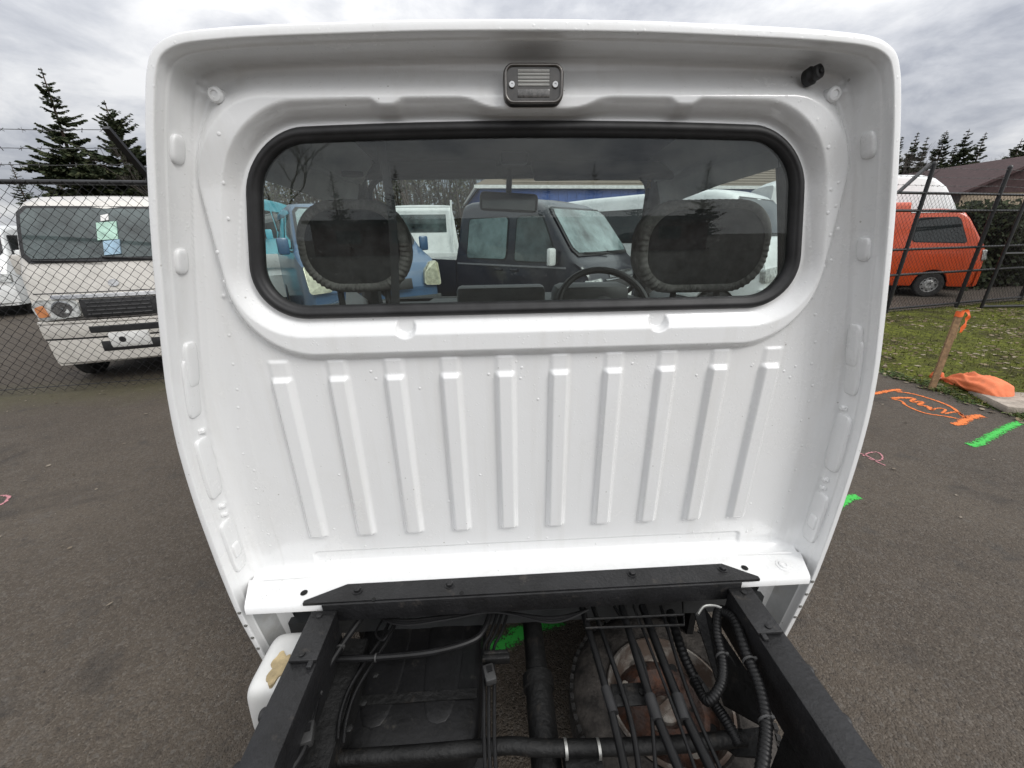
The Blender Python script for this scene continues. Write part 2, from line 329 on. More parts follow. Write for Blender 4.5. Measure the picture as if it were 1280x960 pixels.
# ================================================================== the truck
XC, YR, YP = 0.083, 0.74, 0.82
DEP = YP-YR
truck = tag(empty('pickup_truck', (XC, 0.6, 0)), 'white cab truck with ribbed back panel and bare black chassis frame, no cargo bed', 'truck')
def W(x, y, z): return (x+XC, y, z)
half = [(0.695, 0.36), (0.708, 0.45), (0.722, 0.565), (0.727, 0.68), (0.728, 0.80), (0.726, 0.92), (0.718, 1.04), (0.704, 1.14), (0.690, 1.21), (0.667, 1.31), (0.643, 1.41),
        (0.616, 1.51), (0.597, 1.575), (0.580, 1.625), (0.569, 1.652), (0.555, 1.674), (0.534, 1.6875), (0.506, 1.695), (0.46, 1.6995), (0.40, 1.703), (0.30, 1.7065), (0.16, 1.7105), (0.0, 1.712)]
half = [(x*1.042, 1.42+(z-1.42)*1.042) for x, z in half]
hs = catmull(half, 6)
OUT = [np.array(p) for p in hs] + [np.array((-p[0], p[1])) for p in hs[-2::-1]]      # right bottom -> top -> left bottom
OUT = np.array(OUT); nO = len(OUT)
tn = np.gradient(OUT, axis=0); tn /= np.linalg.norm(tn, axis=1)[:, None]
NIN = np.stack([-tn[:, 1], tn[:, 0]], 1)                                             # inward normal (curve runs counter-clockwise)
def ring(d, y): return [W(p[0], y, p[1]) for p in OUT + NIN*d]
def loft(rings, skip=None):
    V = []; Fc = []
    for r in rings: V += r
    n = len(rings[0])
    for i in range(len(rings)-1):
        for j in range(n-1):
            if skip and skip(i, j): continue
            Fc.append((i*n+j, (i+1)*n+j, (i+1)*n+j+1, i*n+j+1))
    return V, Fc
# --- rim: rolled lip, fold line, inner wall down to the panel
head = [(-0.016, 0.10), (-0.013, 0.05), (-0.009, 0.022), (-0.005, 0.010), (-0.0022, 0.0040), (-0.0004, 0.0016), (0.0015, 0.0008), (0.006, 0.0004), (0.0105, 0.0000), (0.0122, 0.0002), (0.0132, 0.0015), (0.0137, 0.004), (0.0138, 0.018), (0.0158, 0.0205), (0.0166, 0.0215), (0.0168, 0.026)]
FS = [(0.0168, 0.026), (0.0185, 0.045), (0.0225, 0.066), (0.029, 0.082), (0.039, 0.094), (0.052, 0.1025), (0.067, 0.1075), (0.083, 0.1095), (0.101, 0.110)]
FT = [(0.0168, 0.026), (0.0172, 0.060), (0.0178, 0.088), (0.0190, 0.098), (0.0208, 0.1035), (0.0235, 0.107), (0.027, 0.109), (0.031, 0.1097), (0.036, 0.110)]
FS = [(d, 0.026+(q-0.026)*(DEP-0.026)/0.084) for d, q in FS]; FT = [(d, 0.026+(q-0.026)*(DEP-0.026)/0.084) for d, q in FT]
WT = np.clip((np.abs(NIN[:, 1])-0.35)/0.5, 0, 1)
def ringv(k): d = FS[k][0]*(1-WT)+FT[k][0]*WT; y = FS[k][1]*(1-WT)+FT[k][1]*WT; Q = OUT+NIN*d[:, None]; return [W(q[0], YR+yy+(0.0012 if k > 2 else 0.0), q[1]) for q, yy in zip(Q, y)]
V, Fc = loft([ring(d, YR+q) for d, q in head] + [ringv(k) for k in range(1, 7)])
rim = mk('cab_rim', V, Fc, WP, truck, world=True)
rim['label'] = 'rolled white lip framing the recessed back panel'

# --- back panel as a pressed sheet (height field towards the rear)
st = 0.0028
def lin(x, a, b): return np.clip((x-a)/(b-a), 0, 1)
gx = np.arange(-0.7448, 0.7449, st); gz = np.arange(0.598, 1.715, st)
X, Z = np.meshgrid(gx, gz)
def sd_rr(x, z, cx, cz, hx, hz, r):
    qx = np.abs(x-cx)-hx+r; qz = np.abs(z-cz)-hz+r
    return np.hypot(np.maximum(qx, 0), np.maximum(qz, 0)) + np.minimum(np.maximum(qx, qz), 0) - r
WZ, WHX, WHZ, WRAD = 1.4395, 0.540, 0.1690, 0.105
def wsc(z): return 1-0.36*(z-1.4395)
HWZ = [p[1] for p in half[:16]]; HWX = [p[0] for p in half[:16]]
def winsd(x, z): return sd_rr(x/wsc(z), z + 0.010*(x/0.5)**2*np.clip((z-WZ)/WHZ, 0, 1), 0, WZ, WHX, WHZ, WRAD)
def height(x, z):
    dw = winsd(x, z)
    up = sstep(z, WZ, WZ+0.10)
    e = 0.040 - 0.005*up + 0*x
    e = e - up*0.020*np.exp(-(np.abs(x-0.0)/0.105)**6)
    for cx in (-0.252, 0.262): e = e - up*0.010*np.exp(-(np.abs(x-cx)/0.022)**4)
    # bottom notches
    lo = sstep(-z, -WZ, -WZ+0.10)
    notch = 0
    for cx in (-0.268, 0.270): notch = np.maximum(notch, sstep(-np.hypot(x-cx, z-(WZ-WHZ-0.022)), -0.026, -0.014)*lo)
    ledge = 0.65*lin(dw, 0.004, 1e-9+e)+0.35*sstep(dw, 0.004, 1e-9+e)
    ledge = np.minimum(ledge, 1-notch)
    so = sd_rr(x, z, 0, 1.4300, 0.618, 0.2550, 0.165)
    tp = sstep(z, 1.50, 1.61); wd = 0.019+0.024*tp
    plate = (0.020+0.011*tp)*(0.6*lin(-so, 0.000, wd)+0.4*sstep(-so, 0.0, wd))
    h = plate + (ledge-1)*(plate+0.006*lin(plate, 0, 0.01))
    # lower edge of the surround stands a little prouder
    # ribs
    for i in range(10):
        cx = (i-4.5)*0.122
        a = 1-lin(np.abs(x-cx), 0.0150, 0.0245)
        body = lin(-z, -1.143, -1.130)*(1-lin(-z, -0.711, -0.701))
        stub = (1-sstep(z, 1.172, 1.178))*sstep(z, 1.12, 1.13)
        h = np.maximum(h, a*np.maximum(body*0.0125, stub*0.0035))
    # long shallow swage near the foot
    sw = sd_rr(x, z, 0, 0.632, 0.575, 0.020, 0.012)
    h = h - 0.006*sstep(-sw, -0.002, 0.005)
    # small oil-canning so reflections wander
    h = h + 0.0006*np.sin(5.1*x+1.3)*np.sin(6.7*z+0.4) + 0.0004*np.sin(13*x-2.1+3*z)*np.sin(11*z+x*4)
    # fillet to the floor flange
    rf = 0.034; tz = np.clip((0.598+rf-z)/rf, 0, 1)
    h = h + rf*(1-np.sqrt(np.clip(1-tz*tz, 0, 1)))
    # lamp mounting flat
    return h
H = height(X, Z)
# distance to the outline and side/top weight of the nearest stretch
P = np.stack([X.ravel(), Z.ravel()], 1); D = np.full(len(P), 9.0); WG = np.zeros(len(P))
for k in range(0, nO-2, 2):
    a, b = OUT[k], OUT[k+2]; ab = b-a; t = np.clip(((P-a) @ ab)/(ab @ ab), 0, 1); dn = np.hypot(*(P-a-t[:, None]*ab).T); m_ = dn < D; D[m_] = dn[m_]; WG[m_] = (WT[k]*(1-t)+WT[k+2]*t)[m_]
inside = np.zeros(len(P), bool); seg = OUT[::2]; pv = np.vstack([seg, seg[:1]])
for a, b in zip(pv[:-1], pv[1:]):
    c_ = ((a[1] > P[:, 1]) != (b[1] > P[:, 1]))
    with np.errstate(divide='ignore', invalid='ignore'):
        xi = (b[0]-a[0])*(P[:, 1]-a[1])/(b[1]-a[1]+1e-12)+a[0]
    inside ^= c_ & (P[:, 0] < xi)
D = np.where(inside, D, -D).reshape(X.shape); WG = WG.reshape(X.shape)
hf = (DEP-np.interp(D, [p[0] for p in FS], [p[1] for p in FS]))*(1-WG) + (DEP-np.interp(D, [p[0] for p in FT], [p[1] for p in FT]))*WG
kk = 0.005; H = np.where(hf > 1e-5, 0.5*(H+hf+np.sqrt((H-hf)**2+kk*kk))-kk*0.5*np.exp(-((H-hf)/0.01)**2), H)
DW = winsd(X, Z)
okv = (D > 0.0260*(1-WG)+0.0186*WG) & (DW > -0.014)
okc = okv[:-1, :-1] & okv[1:, :-1] & okv[:-1, 1:] & okv[1:, 1:]
HZ, HX = np.gradient(H, st, st)
NR = np.stack([-HX, -np.ones_like(H), -HZ], -1); NR /= np.linalg.norm(NR, axis=-1)[..., None]
def hq(x, z): return float(H[int(round((z-gz[0])/st)), int(round((x-gx[0])/st))])
nzv, nxv = X.shape
def panel_piece(name, cells, parent, world):
    iz, ix = np.nonzero(cells)
    q = np.stack([iz*nxv+ix, iz*nxv+ix+1, (iz+1)*nxv+ix+1, (iz+1)*nxv+ix], 1)
    u, inv = np.unique(q, return_inverse=True); q = inv.reshape(q.shape)
    V = np.stack([X.ravel()[u]+XC, YP-H.ravel()[u], Z.ravel()[u]], 1)
    o = mk(name, V.tolist(), q.tolist(), WP, parent, world=world)
    o.data.normals_split_custom_set_from_vertices(NR.reshape(-1, 3)[u].tolist())
    return o
cellx = (X[:-1, :-1]+X[1:, 1:])/2; cellz = (Z[:-1, :-1]+Z[1:, 1:])/2
ribmask = np.zeros(cellx.shape, int)
for i in range(10):
    ribmask[(np.abs(cellx-(i-4.5)*0.122) < 0.0275) & (cellz > 0.697) & (cellz < 1.172)] = i+1
panel = panel_piece('back_panel', okc & (ribmask == 0), truck, True)
panel['label'] = 'white pressed steel back panel with raised window surround'
for i in range(10): panel_piece('rib', okc & (ribmask == i+1), panel, False)

# --- spot-weld dimples and embossed pads along the side walls
def cap_bump(mb, c, n, r, h):
    n = Vector(n).normalized(); u = n.orthogonal().normalized(); v = n.cross(u); V = []; c = Vector(c)
    for k, (rr, hh) in enumerate(((1.0, 0.0), (0.8, 0.55), (0.45, 0.9))):
        for j in range(10):
            a = 2*math.pi*j/10; V.append(c + (u*math.cos(a)+v*math.sin(a))*r*rr + n*h*hh)
    V.append(c+n*h)
    Fc = [(k*10+j, k*10+(j+1) % 10, (k+1)*10+(j+1) % 10, (k+1)*10+j) for k in range(2) for j in range(10)] + [(20+j, 20+(j+1) % 10, 30) for j in range(10)]
    mb.add(V, Fc)
def halfw(z): return float(np.interp(z, [p[1] for p in half], [p[0] for p in half]))
mb = MB()
for sx in (-1, 1):
    z = 0.68
    while z < 1.6:
        x = sx*(halfw(z)-0.072-rnd.random()*0.02); hh = hq(x, z)
        cap_bump(mb, W(x, YP-hh-0.0001, z), (0, -1, 0), 0.0036, 0.0008)
        if rnd.random() < 0.45: cap_bump(mb, W(x+sx*0.012, YP-hh-0.0001, z+0.012), (0, -1, 0), 0.0034, 0.0007)
        if rnd.random() < 0.5: cap_bump(mb, W(sx*(halfw(z)-0.0165), YP-0.045, z), (-sx, 0, 0), 0.004, 0.0012)
        z += rnd.uniform(0.035, 0.075)
for _ in range(46):
    x, z = rnd.uniform(-0.62, 0.62), rnd.choice([rnd.uniform(0.7, 1.12), 0.615+rnd.random()*0.05, 1.10+rnd.random()*0.06])
    hh = hq(x, z)
    if hh < 0.002: cap_bump(mb, W(x, YP-hh-0.0001, z), (0, -1, 0), 0.0034, 0.001)
o = mb.build('spot_weld_mark', WP, panel, sharp=None); o['kind'] = 'stuff'
def superbox(c, hx, hy, hz, n=18, e=0.28):
    V = []; Fc = []
    for i in range(n+1):
        ph = math.pi*(i/n-0.5)
        for j in range(2*n):
            th = 2*math.pi*j/(2*n)
            sg = lambda q, p: math.copysign(abs(q)**p, q)
            V.append((c[0]+hx*sg(math.cos(ph), e)*sg(math.cos(th), e), c[1]+hy*sg(math.cos(ph), e)*sg(math.sin(th), e), c[2]+hz*sg(math.sin(ph), e)))
    for i in range(n):
        for j in range(2*n): Fc.append((i*2*n+j, i*2*n+(j+1) % (2*n), (i+1)*2*n+(j+1) % (2*n), (i+1)*2*n+j))
    return V, Fc
# z range, protrusion, y extent of each pad (mirrored left and right)
pads = [(1.542, 1.586, 0.0065, 0.014, 0.62), (1.362, 1.407, 0.0065, 0.014, 0.62), (1.136, 1.232, 0.0075, 0.016, 0.45), (1.070, 1.20, 0.0045, 0.022, 0.36), (0.866, 1.018, 0.006, 0.023, 0.36), (0.648, 0.797, 0.006, 0.023, 0.36), (0.690, 0.732, 0.0105, 0.013, 0.45)]
for sx in (-1, 1):
    for z0, z1, pr, hy, ee in pads:
        zc = (z0+z1)/2; sl = (halfw(z1)-halfw(z0))/(z1-z0)
        V, Fc = superbox((0, 0, 0), pr, hy, (z1-z0)/2, n=18, e=ee)
        V = [W(sx*(halfw(zc)-0.0200) + v[0] + sx*sl*v[2], YP-(0.040 if z1-z0 < 0.06 else 0.036)+v[1], zc+v[2]) for v in V]
        mk('embossed_pad', V, Fc, WP, panel)
    # round boss in the upper corner
    b = MB(); b.lathe([(0.0125, 0.022), (0.0125, -0.003), (0.010, -0.006), (0.006, -0.0065), (0.005, -0.0045), (0.0, -0.0045)], W(sx*0.532, 0.798, 1.646), 'Y', 20)
    b.build('corner_boss', WP, panel)
    for z in (1.033, 0.836, 0.812):
        b = MB(); x = sx*(halfw(z)-0.0185)
        M = Matrix.Rotation(-sx*math.pi/2, 3, 'Y')
        b.lathe([(0.009, 0.0), (0.009, 0.002), (0.0062, 0.003), (0.0062, 0.008), (0.004, 0.0095), (0.0, 0.0095)], W(x, YP-0.034, z), 'Z', 6 if z > 1 else 12, M)
        b.build('weld_nut', WP, panel)

# --- window seal and glass
sealn = 14
def wcurve(off):
    pts = rrect(0, WZ, WHX+off, WHZ+off, WRAD+off, sealn)
    # subdivide straight runs and apply the slight crown
    out = []
    for i, p in enumerate(pts):
        q = pts[(i+1) % len(pts)]; k = 1 if math.hypot(q[0]-p[0], q[1]-p[1]) < 0.05 else 16
        for j in range(k): out.append((p[0]+(q[0]-p[0])*j/k, p[1]+(q[1]-p[1])*j/k))
    return [(x*wsc(z), z - 0.010*(x/0.5)**2*min(max((z-WZ)/WHZ, 0), 1)) for x, z in out]
sp = [(0.004, 0.004), (0.0045, -0.003), (0.0015, -0.0085), (-0.004, -0.0108), (-0.010, -0.0108), (-0.0104, -0.0100), (-0.0150, -0.0092), (-0.0190, -0.0062), (-0.0212, -0.0012), (-0.0215, 0.006)]
V = []; Fc = []
for off, q in sp: V += [W(x, YP+q, z) for x, z in wcurve(off)]
n = len(wcurve(0))
for i in range(len(sp)-1):
    for j in range(n): Fc.append((i*n+j, i*n+(j+1) % n, (i+1)*n+(j+1) % n, (i+1)*n+j))
mk('window_seal', V, Fc, RUB, truck, world=True)
poly = wcurve(-0.0195)
b = MB(); b.prism([(x+XC, z) for x, z in poly], YP+0.0015, YP+0.0045)
pane = b.build('rear_window', GLR, truck, smooth=False, world=True)
# closing trim inside the window aperture
V = [W(x, YP+q, z) for off, q in ((-0.014, 0.0), (-0.016, 0.020), (0.02, 0.030)) for x, z in wcurve(off)]
Fc = [(i*n+j, i*n+(j+1) % n, (i+1)*n+(j+1) % n, (i+1)*n+j) for i in range(2) for j in range(n)]
mk('window_return', V, Fc, TRM, truck, world=True)

# --- cargo lamp over the window
lamp_c = onY(667, 105, 0.775); lx, lz = lamp_c[0]-XC, lamp_c[2]
b = MB(); bo = []
for off, q in ((0.0, 0.026), (0.0, -0.010), (-0.002, -0.014), (-0.0045, -0.0145), (-0.006, -0.012)):
    bo.append([W(x, YP-0.034+q, z) for x, z in rrect(lx, lz, 0.050+off, 0.029+off, 0.016+off, 8)])
V = sum(bo, []); n = len(bo[0]); Fc = [(i*n+j, i*n+(j+1) % n, (i+1)*n+(j+1) % n, (i+1)*n+j) for i in range(len(bo)-1) for j in range(n)]
lamp = mk('cargo_lamp', V, Fc, mat('lamp_bezel', (0.20, 0.19, 0.18), 0.3, metal=0.9, var=0.2), truck, world=True)
b = MB(); b.prism([(x+XC, z) for x, z in rrect(lx, lz, 0.0445, 0.0235, 0.011, 8)], YP-0.045, YP-0.036); b.build('lamp_base', mat('lamp_dark', (0.06, 0.055, 0.05), 0.3, var=0.3, scale=30, coat=0.6), lamp)
lens = mat('lamp_lens', (0.42, 0.42, 0.40), 0.12, var=0.1, coat=1.0)
for k in range(5):
    b = MB(); zz = lz+0.018-k*0.0048
    b.tube([W(lx-0.026, YP-0.0445, zz), W(lx+0.026, YP-0.0445, zz)], 0.0022, 8); b.build('lens_rib', lens, lamp)
b = MB(); b.box(W(lx, YP-0.0445, lz-0.013), (0.054, 0.003, 0.012), bev=0.001); b.build('lens_plate', mat('lamp_smoke', (0.10, 0.095, 0.09), 0.2, var=0.35, scale=160, coat=0.8), lamp)
for sx in (-1, 1):
    b = MB(); b.lathe([(0.0058, 0.002), (0.0058, -0.002), (0.0045, -0.0035), (0.0018, -0.0035), (0.0014, -0.002), (0.0, -0.002)], W(lx+sx*0.036, YP-0.0445, lz-0.001), 'Y', 14); b.build('screw', CHR, lamp)

# --- black rubber plug in the right upper corner
pc = Vector(onY(1012, 96, 0.795)); ax = Vector((0.30, -0.85, 0.20)).normalized(); q = ax.to_track_quat('Z', 'Y').to_matrix()
b = MB(); b.lathe([(0.0, -0.006), (0.0135, -0.006), (0.0145, 0.004), (0.0120, 0.007), (0.0110, 0.009), (0.0118, 0.011), (0.011, 0.017), (0.0075, 0.0185), (0.007, 0.017), (0.0045, 0.017), (0.004, 0.020), (0.0, 0.020)], pc, 'Z', 24, q)
b.build('rubber_plug', RUB, truck, world=True)

# --- floor flange at the foot of the panel
fl = MB(); fz = 0.598
sec = [(YP-0.030, fz+0.0005), (0.760, fz-0.0005), (0.722, fz-0.001), (0.7125, fz-0.0025), (0.708, fz-0.008), (0.7075, fz-0.022), (0.7105, fz-0.022), (0.712, fz-0.010), (0.724, fz-0.004), (YP-0.03, fz-0.004)]
V = [W(x*(1+0.6*(y-0.7075)), y, z) for x in (-0.702, -0.35, 0, 0.35, 0.702) for y, z in sec]; k = len(sec)
Fc = [(i*k+j, i*k+j+1, (i+1)*k+j+1, (i+1)*k+j) for i in range(4) for j in range(k-1)] + [tuple(range(k)), tuple(range(4*k, 5*k))[::-1]]
flange = fixn(mk('floor_flange', V, Fc, WP, truck, world=True, sharp=40))
for x, y in ((-0.576, 0.742), (0.553, 0.747)):
    b = MB(); b.lathe([(0.0, 0.0012), (0.0075, 0.0012), (0.0085, 0.0006)], W(x, y, fz), 'Z', 20); b.build('drain_hole', mat('hole_black', (0.004, 0.004, 0.004), 0.9), flange)
for sx in (-1, 1):
    b = MB(); b.lathe([(0.020, 0.0), (0.019, 0.0015), (0.0125, 0.0018), (0.0115, 0.0045), (0.006, 0.005), (0.0055, 0.003), (0, 0.003)], W(sx*0.660, 0.748, fz-0.0005), 'Z', 22); b.build('weld_nut', WP, flange)
    b = MB(); b.tube([W(sx*0.705, YP-0.036, fz+0.006), W(sx*0.66, YP-0.033, fz+0.004), W(sx*0.56, YP-0.031, fz+0.002)], 0.003, 8, rr=[0.003, 0.0025, 0.0008])
    b.build('seam_sealer', WP, flange)
# lower corner returns beneath the flange
for sx in (-1, 1):
    V = []
    zs = (fz-0.02, 0.5, 0.42, 0.36)
    for z in zs:
        hw = halfw(z)
        V += [W(sx*(hw-0.0185), YR+0.02, z), W(sx*(hw-0.045), YR+0.10, z), W(sx*(hw-0.11), YR+0.12, z), W(sx*(hw-0.14), YR+0.07, z), W(sx*(hw-0.17), YR+0.08, z)]
    Fc = [(i*5+j, i*5+j+1, (i+1)*5+j+1, (i+1)*5+j) for i in range(3) for j in range(4)]
    mk('corner_return', V, Fc, GRY, truck, world=True)
    for z in (0.545, 0.50, 0.455, 0.415):
        b = MB(); b.lathe([(0.0045, 0.001), (0.0045, -0.001), (0.002, -0.002), (0.0, -0.002)], W(sx*(halfw(z)-0.008), YR-0.0005, z), 'Y', 8); b.build('rivet', ZNC, rim)

# ------------------------------------------------------------------ cab shell forward of the rim
YW0, YW1, YN = 1.62, 2.02, 2.16        # windscreen top, windscreen foot, nose
stations = [YR+0.10, 0.90, 1.00, 1.25, 1.50, YW0]
rings = []
for y in stations:
    k = (y-YR-0.10)/(YW0-YR-0.10); rings.append([(p[0]*(1-0.05*k) if p[0] >= XC else p[0]*(1-0.05*k), p[1], p[2]+(-0.055*k*k if p[2] > 1.5 else -0.02*k*k*(p[2] > 1.2))) for p in ring(-0.016, y)])
zO = OUT[:, 1]
def sideglass(i, j): return 1.17 < zO[j] < 1.575 and 0 < i < 5
V, Fc = loft(rings, lambda i, j: sideglass(i, j))
mk('cab_shell', V, Fc, WP, truck, world=True)
# inner lining
rin = [[(XC+(p[0]-XC)*0.955, p[1], min(p[2]-0.022 if p[2] > 1.62 else p[2], 9)) for p in r] for r in rings]
V, Fc = loft([[(p[0], YP+0.012, p[2]) for p in rin[0]]] + rin[1:], lambda i, j: 1.19 < zO[j] < 1.56 and 0 < i < 5)
V2 = []; F2 = []; F3 = []
for f in Fc:
    zc = sum(V[i][2] for i in f)/4; xc_ = abs(sum(V[i][0] for i in f)/4-XC)
    (F2 if (zc > 1.60 and xc_ < 0.47) else F3).append(f)
mk('headliner', V, F2, HED, truck, world=True)
mk('side_trim', V, F3, mat('side_trim_grey', (0.42, 0.43, 0.43), 0.6, var=0.12, scale=6), truck, world=True)
# rear inner wall round the window
b = MB()
zt = 1.665
for poly in ([(-0.66, 0.62), (0.66, 0.62), (0.66, WZ-WHZ+0.004), (-0.66, WZ-WHZ+0.004)], [(-0.56, WZ+WHZ-0.012), (0.56, WZ+WHZ-0.012), (0.53, zt), (-0.53, zt)]):
    b.prism([(x+XC, z) for x, z in poly], YP+0.028, YP+0.034)
b.build('rear_inner_trim', TRM, truck, world=True)
# side windows and their division bars
for sx in (-1, 1):
    rr = rings
    idx = [j for j in range(nO) if 1.15 < zO[j] < 1.60 and (OUT[j, 0] > 0) == (sx > 0)]
    V = [rr[i][j] for i in range(1, 6) for j in idx]; V = [(XC+(v[0]-XC)*0.985, v[1], v[2]) for v in V]; k = len(idx)
    Fc = [(i*k+j, i*k+j+1, (i+1)*k+j+1, (i+1)*k+j) for i in range(4) for j in range(k-1)]
    mk('side_window', V, Fc, GLS, truck, world=True)
    b = MB()
    for yb in (1.02,):
        pts = [(XC+(rr[2][j][0]-XC)*0.972, yb, rr[2][j][2]) for j in idx]
        b.tube(pts, 0.013, 6)
    b.build('window_bar', RUB, truck, world=True)
    # rounded front corner of the window opening, filling the triangle up to the pillar
    b = MB()
    top = [(XC+(rr[5][j][0]-XC)*0.97, rr[5][j][2]) for j in idx]
    top.sort(key=lambda p: p[1])
    arc = []
    for k_ in range(9):
        a = math.radians(90*k_/8); arc.append((1.62-0.20+0.20*math.sin(a)*1.0, 1.585-0.22+0.22*math.cos(a)))
    V = []; Fc = []
    for (y, z) in arc:
        xi = float(np.interp(z, [p[1] for p in top], [p[0] for p in top]))
        xo = float(np.interp(1.60, [p[1] for p in top], [p[0] for p in top]))
        V += [(xi, y, z), (xi, 1.64, z)]
    for k_ in range(8): Fc.append((2*k_, 2*k_+1, 2*k_+3, 2*k_+2))
    mk('pillar_gusset', V, Fc, mat('side_trim_grey', (0.22, 0.225, 0.225), 0.7), truck, world=True)
# windscreen header, pillars, glass, cowl, nose
tz_, bz = 1.640, 1.12
hwT, hwB = 0.555, 0.66
b = MB(); b.tube([W(-0.60, YW0+0.00, tz_+0.012), W(-0.3, YW0+0.035, tz_+0.022), W(0, YW0+0.045, tz_+0.026), W(0.3, YW0+0.035, tz_+0.022), W(0.60, YW0, tz_+0.012)], 0.035, 8); b.build('windscreen_header', HED, truck, world=True)
for sx in (-1, 1):
    b = MB(); b.tube([W(sx*(hwT+0.015), YW0-0.01, tz_+0.01), W(sx*(hwT+0.045), YW0+0.13, 1.47), W(sx*(hwB+0.01), YW1-0.08, bz+0.03), W(sx*(hwB+0.015), YW1, bz-0.2)], 0.04, 8, rr=[0.036, 0.036, 0.045, 0.05]); b.build('windscreen_pillar', HED, truck, world=True)
corner = []
def ws(u, v):      # u -1..1, v 0 bottom..1 top
    hw = hwB+(hwT-hwB)*v; return W(u*hw, YW1+(YW0+0.03-YW1)*v + 0.03*(1-u*u), bz+(tz_-bz)*v)
V = [ws(-1+2*i/12, j/8) for j in range(9) for i in range(13)]
Fc = [(j*13+i, j*13+i+1, (j+1)*13+i+1, (j+1)*13+i) for j in range(8) for i in range(12)]
mk('windscreen', V, Fc, GLS, truck, world=True)
# black seal round the windscreen with rounded corners
out = [(u, v) for u, v in rrect(0, 0.5, 0.97, 0.49, 0.13, 6)]
pts = [ws(u, v) for u, v in out]; pts.append(pts[0])
b = MB(); b.tube(pts, 0.012, 6, caps=False); b.build('windscreen_seal', RUB, truck, world=True)
prof = [(YW1+0.03, 1.085), (YN-0.03, 0.98), (YN, 0.85), (YN+0.01, 0.55), (YN-0.02, 0.38), (YN-0.08, 0.33)]
V = [W(x*(0.70 if k else 0.68), y-0.05*(x*x), z) for k, (y, z) in enumerate(prof) for x in (-1, -0.6, 0, 0.6, 1)]
Fc = [(i*5+j, i*5+j+1, (i+1)*5+j+1, (i+1)*5+j) for i in range(5) for j in range(4)]
mk('nose_panel', V, Fc, WP, truck, world=True)
for sx in (-1, 1):
    V = [W(sx*0.70, YW0-0.02, 0.36), W(sx*0.70, YN-0.04, 0.36), W(sx*0.70, YN-0.06, 0.85), W(sx*0.685, YW1, 1.10), W(sx*0.66, YW0-0.02, 1.25), W(sx*0.69, YW0-0.02, 1.1)]
    mk('front_wing', V, [(0, 1, 2, 3, 4, 5)], WP, truck, smooth=False, world=True)
b = MB(); b.box(W(0, 1.45, 0.40), (1.36, 1.30, 0.05)); b.build('cab_floor', DSH, truck, world=True)
# dashboard
V = []; dp = [(1.58, 0.55), (1.56, 0.90), (1.585, 1.07), (1.64, 1.125), (1.80, 1.13), (2.05, 1.115)]
for x in (-0.66, -0.40, -0.385, 0.0, 0.10, 0.12, 0.5, 0.66):
    up = 0.028 if 0.11 < x < 0.6 else (0.012 if -0.39 < x < 0.11 else 0.0)
    V += [W(x, y, z+(up if z > 1.0 else 0)) for y, z in dp]
k = len(dp); Fc = [(i*k+j, i*k+j+1, (i+1)*k+j+1, (i+1)*k+j) for i in range(7) for j in range(k-1)]
dash = mk('dashboard', V, Fc, DSH, truck, world=True, sharp=30)
b = MB(); b.box(W(0.335, 1.70, 1.165), (0.32, 0.14, 0.12), bev=0.035); b.build('instrument_hood', DSH, dash)
b = MB(); b.box(W(-0.05, 1.64, 1.14), (0.36, 0.09, 0.18), bev=0.018); cp = b.build('centre_stack', mat('centre_stack', (0.05, 0.052, 0.053), 0.45, var=0.15), dash)
# steering wheel
sc = Vector(W(0.340, 1.48, 1.150)); M = Matrix.Rotation(math.radians(-38), 3, 'X')
b = MB(); b.tube([sc + M @ Vector((0.175*math.cos(a), 0.0, 0.175*math.sin(a))) for a in np.linspace(0, 2*math.pi, 41)], 0.0135, 10, caps=False)
swh = b.build('steering_wheel', RUB, truck, world=True)
b = MB()
for a in (0.1, math.pi-0.1, -math.pi/2): b.tube([sc + M @ Vector((0.03*math.cos(a), 0.02, 0.03*math.sin(a))), sc + M @ Vector((0.17*math.cos(a), 0, 0.17*math.sin(a)))], 0.012, 8)
b.lathe([(0.0, -0.02), (0.05, -0.015), (0.06, 0.02), (0.0, 0.025)], sc, 'Y', 20, M); b.build('steering_hub', DSH, swh)
b = MB(); b.tube([sc, sc + M @ Vector((0, 0.35, 0))], 0.03, 10); b.build('steering_column', DSH, swh)
# mirror
mc = Vector(onY(636, 253, 1.50))
b = MB(); b.box(mc, (0.205, 0.03, 0.062), bev=0.014, R=Matrix.Rotation(0.06, 3, 'Y')); mir = b.build('rear_view_mirror', RUB, truck, world=True)
b = MB(); b.tube([mc + Vector((0, 0.01, 0.02)), Vector(onY(637, 212, 1.54))], 0.010, 8); b.build('mirror_stalk', RUB, mir)
b = MB(); b.box(mc + Vector((0, -0.0162, 0)), (0.185, 0.0012, 0.046), bev=0.0, R=Matrix.Rotation(0.06, 3, 'Y')); b.build('mirror_glass', mat('mirror_face', (0.10, 0.11, 0.11), 0.06, metal=0.3), mir)
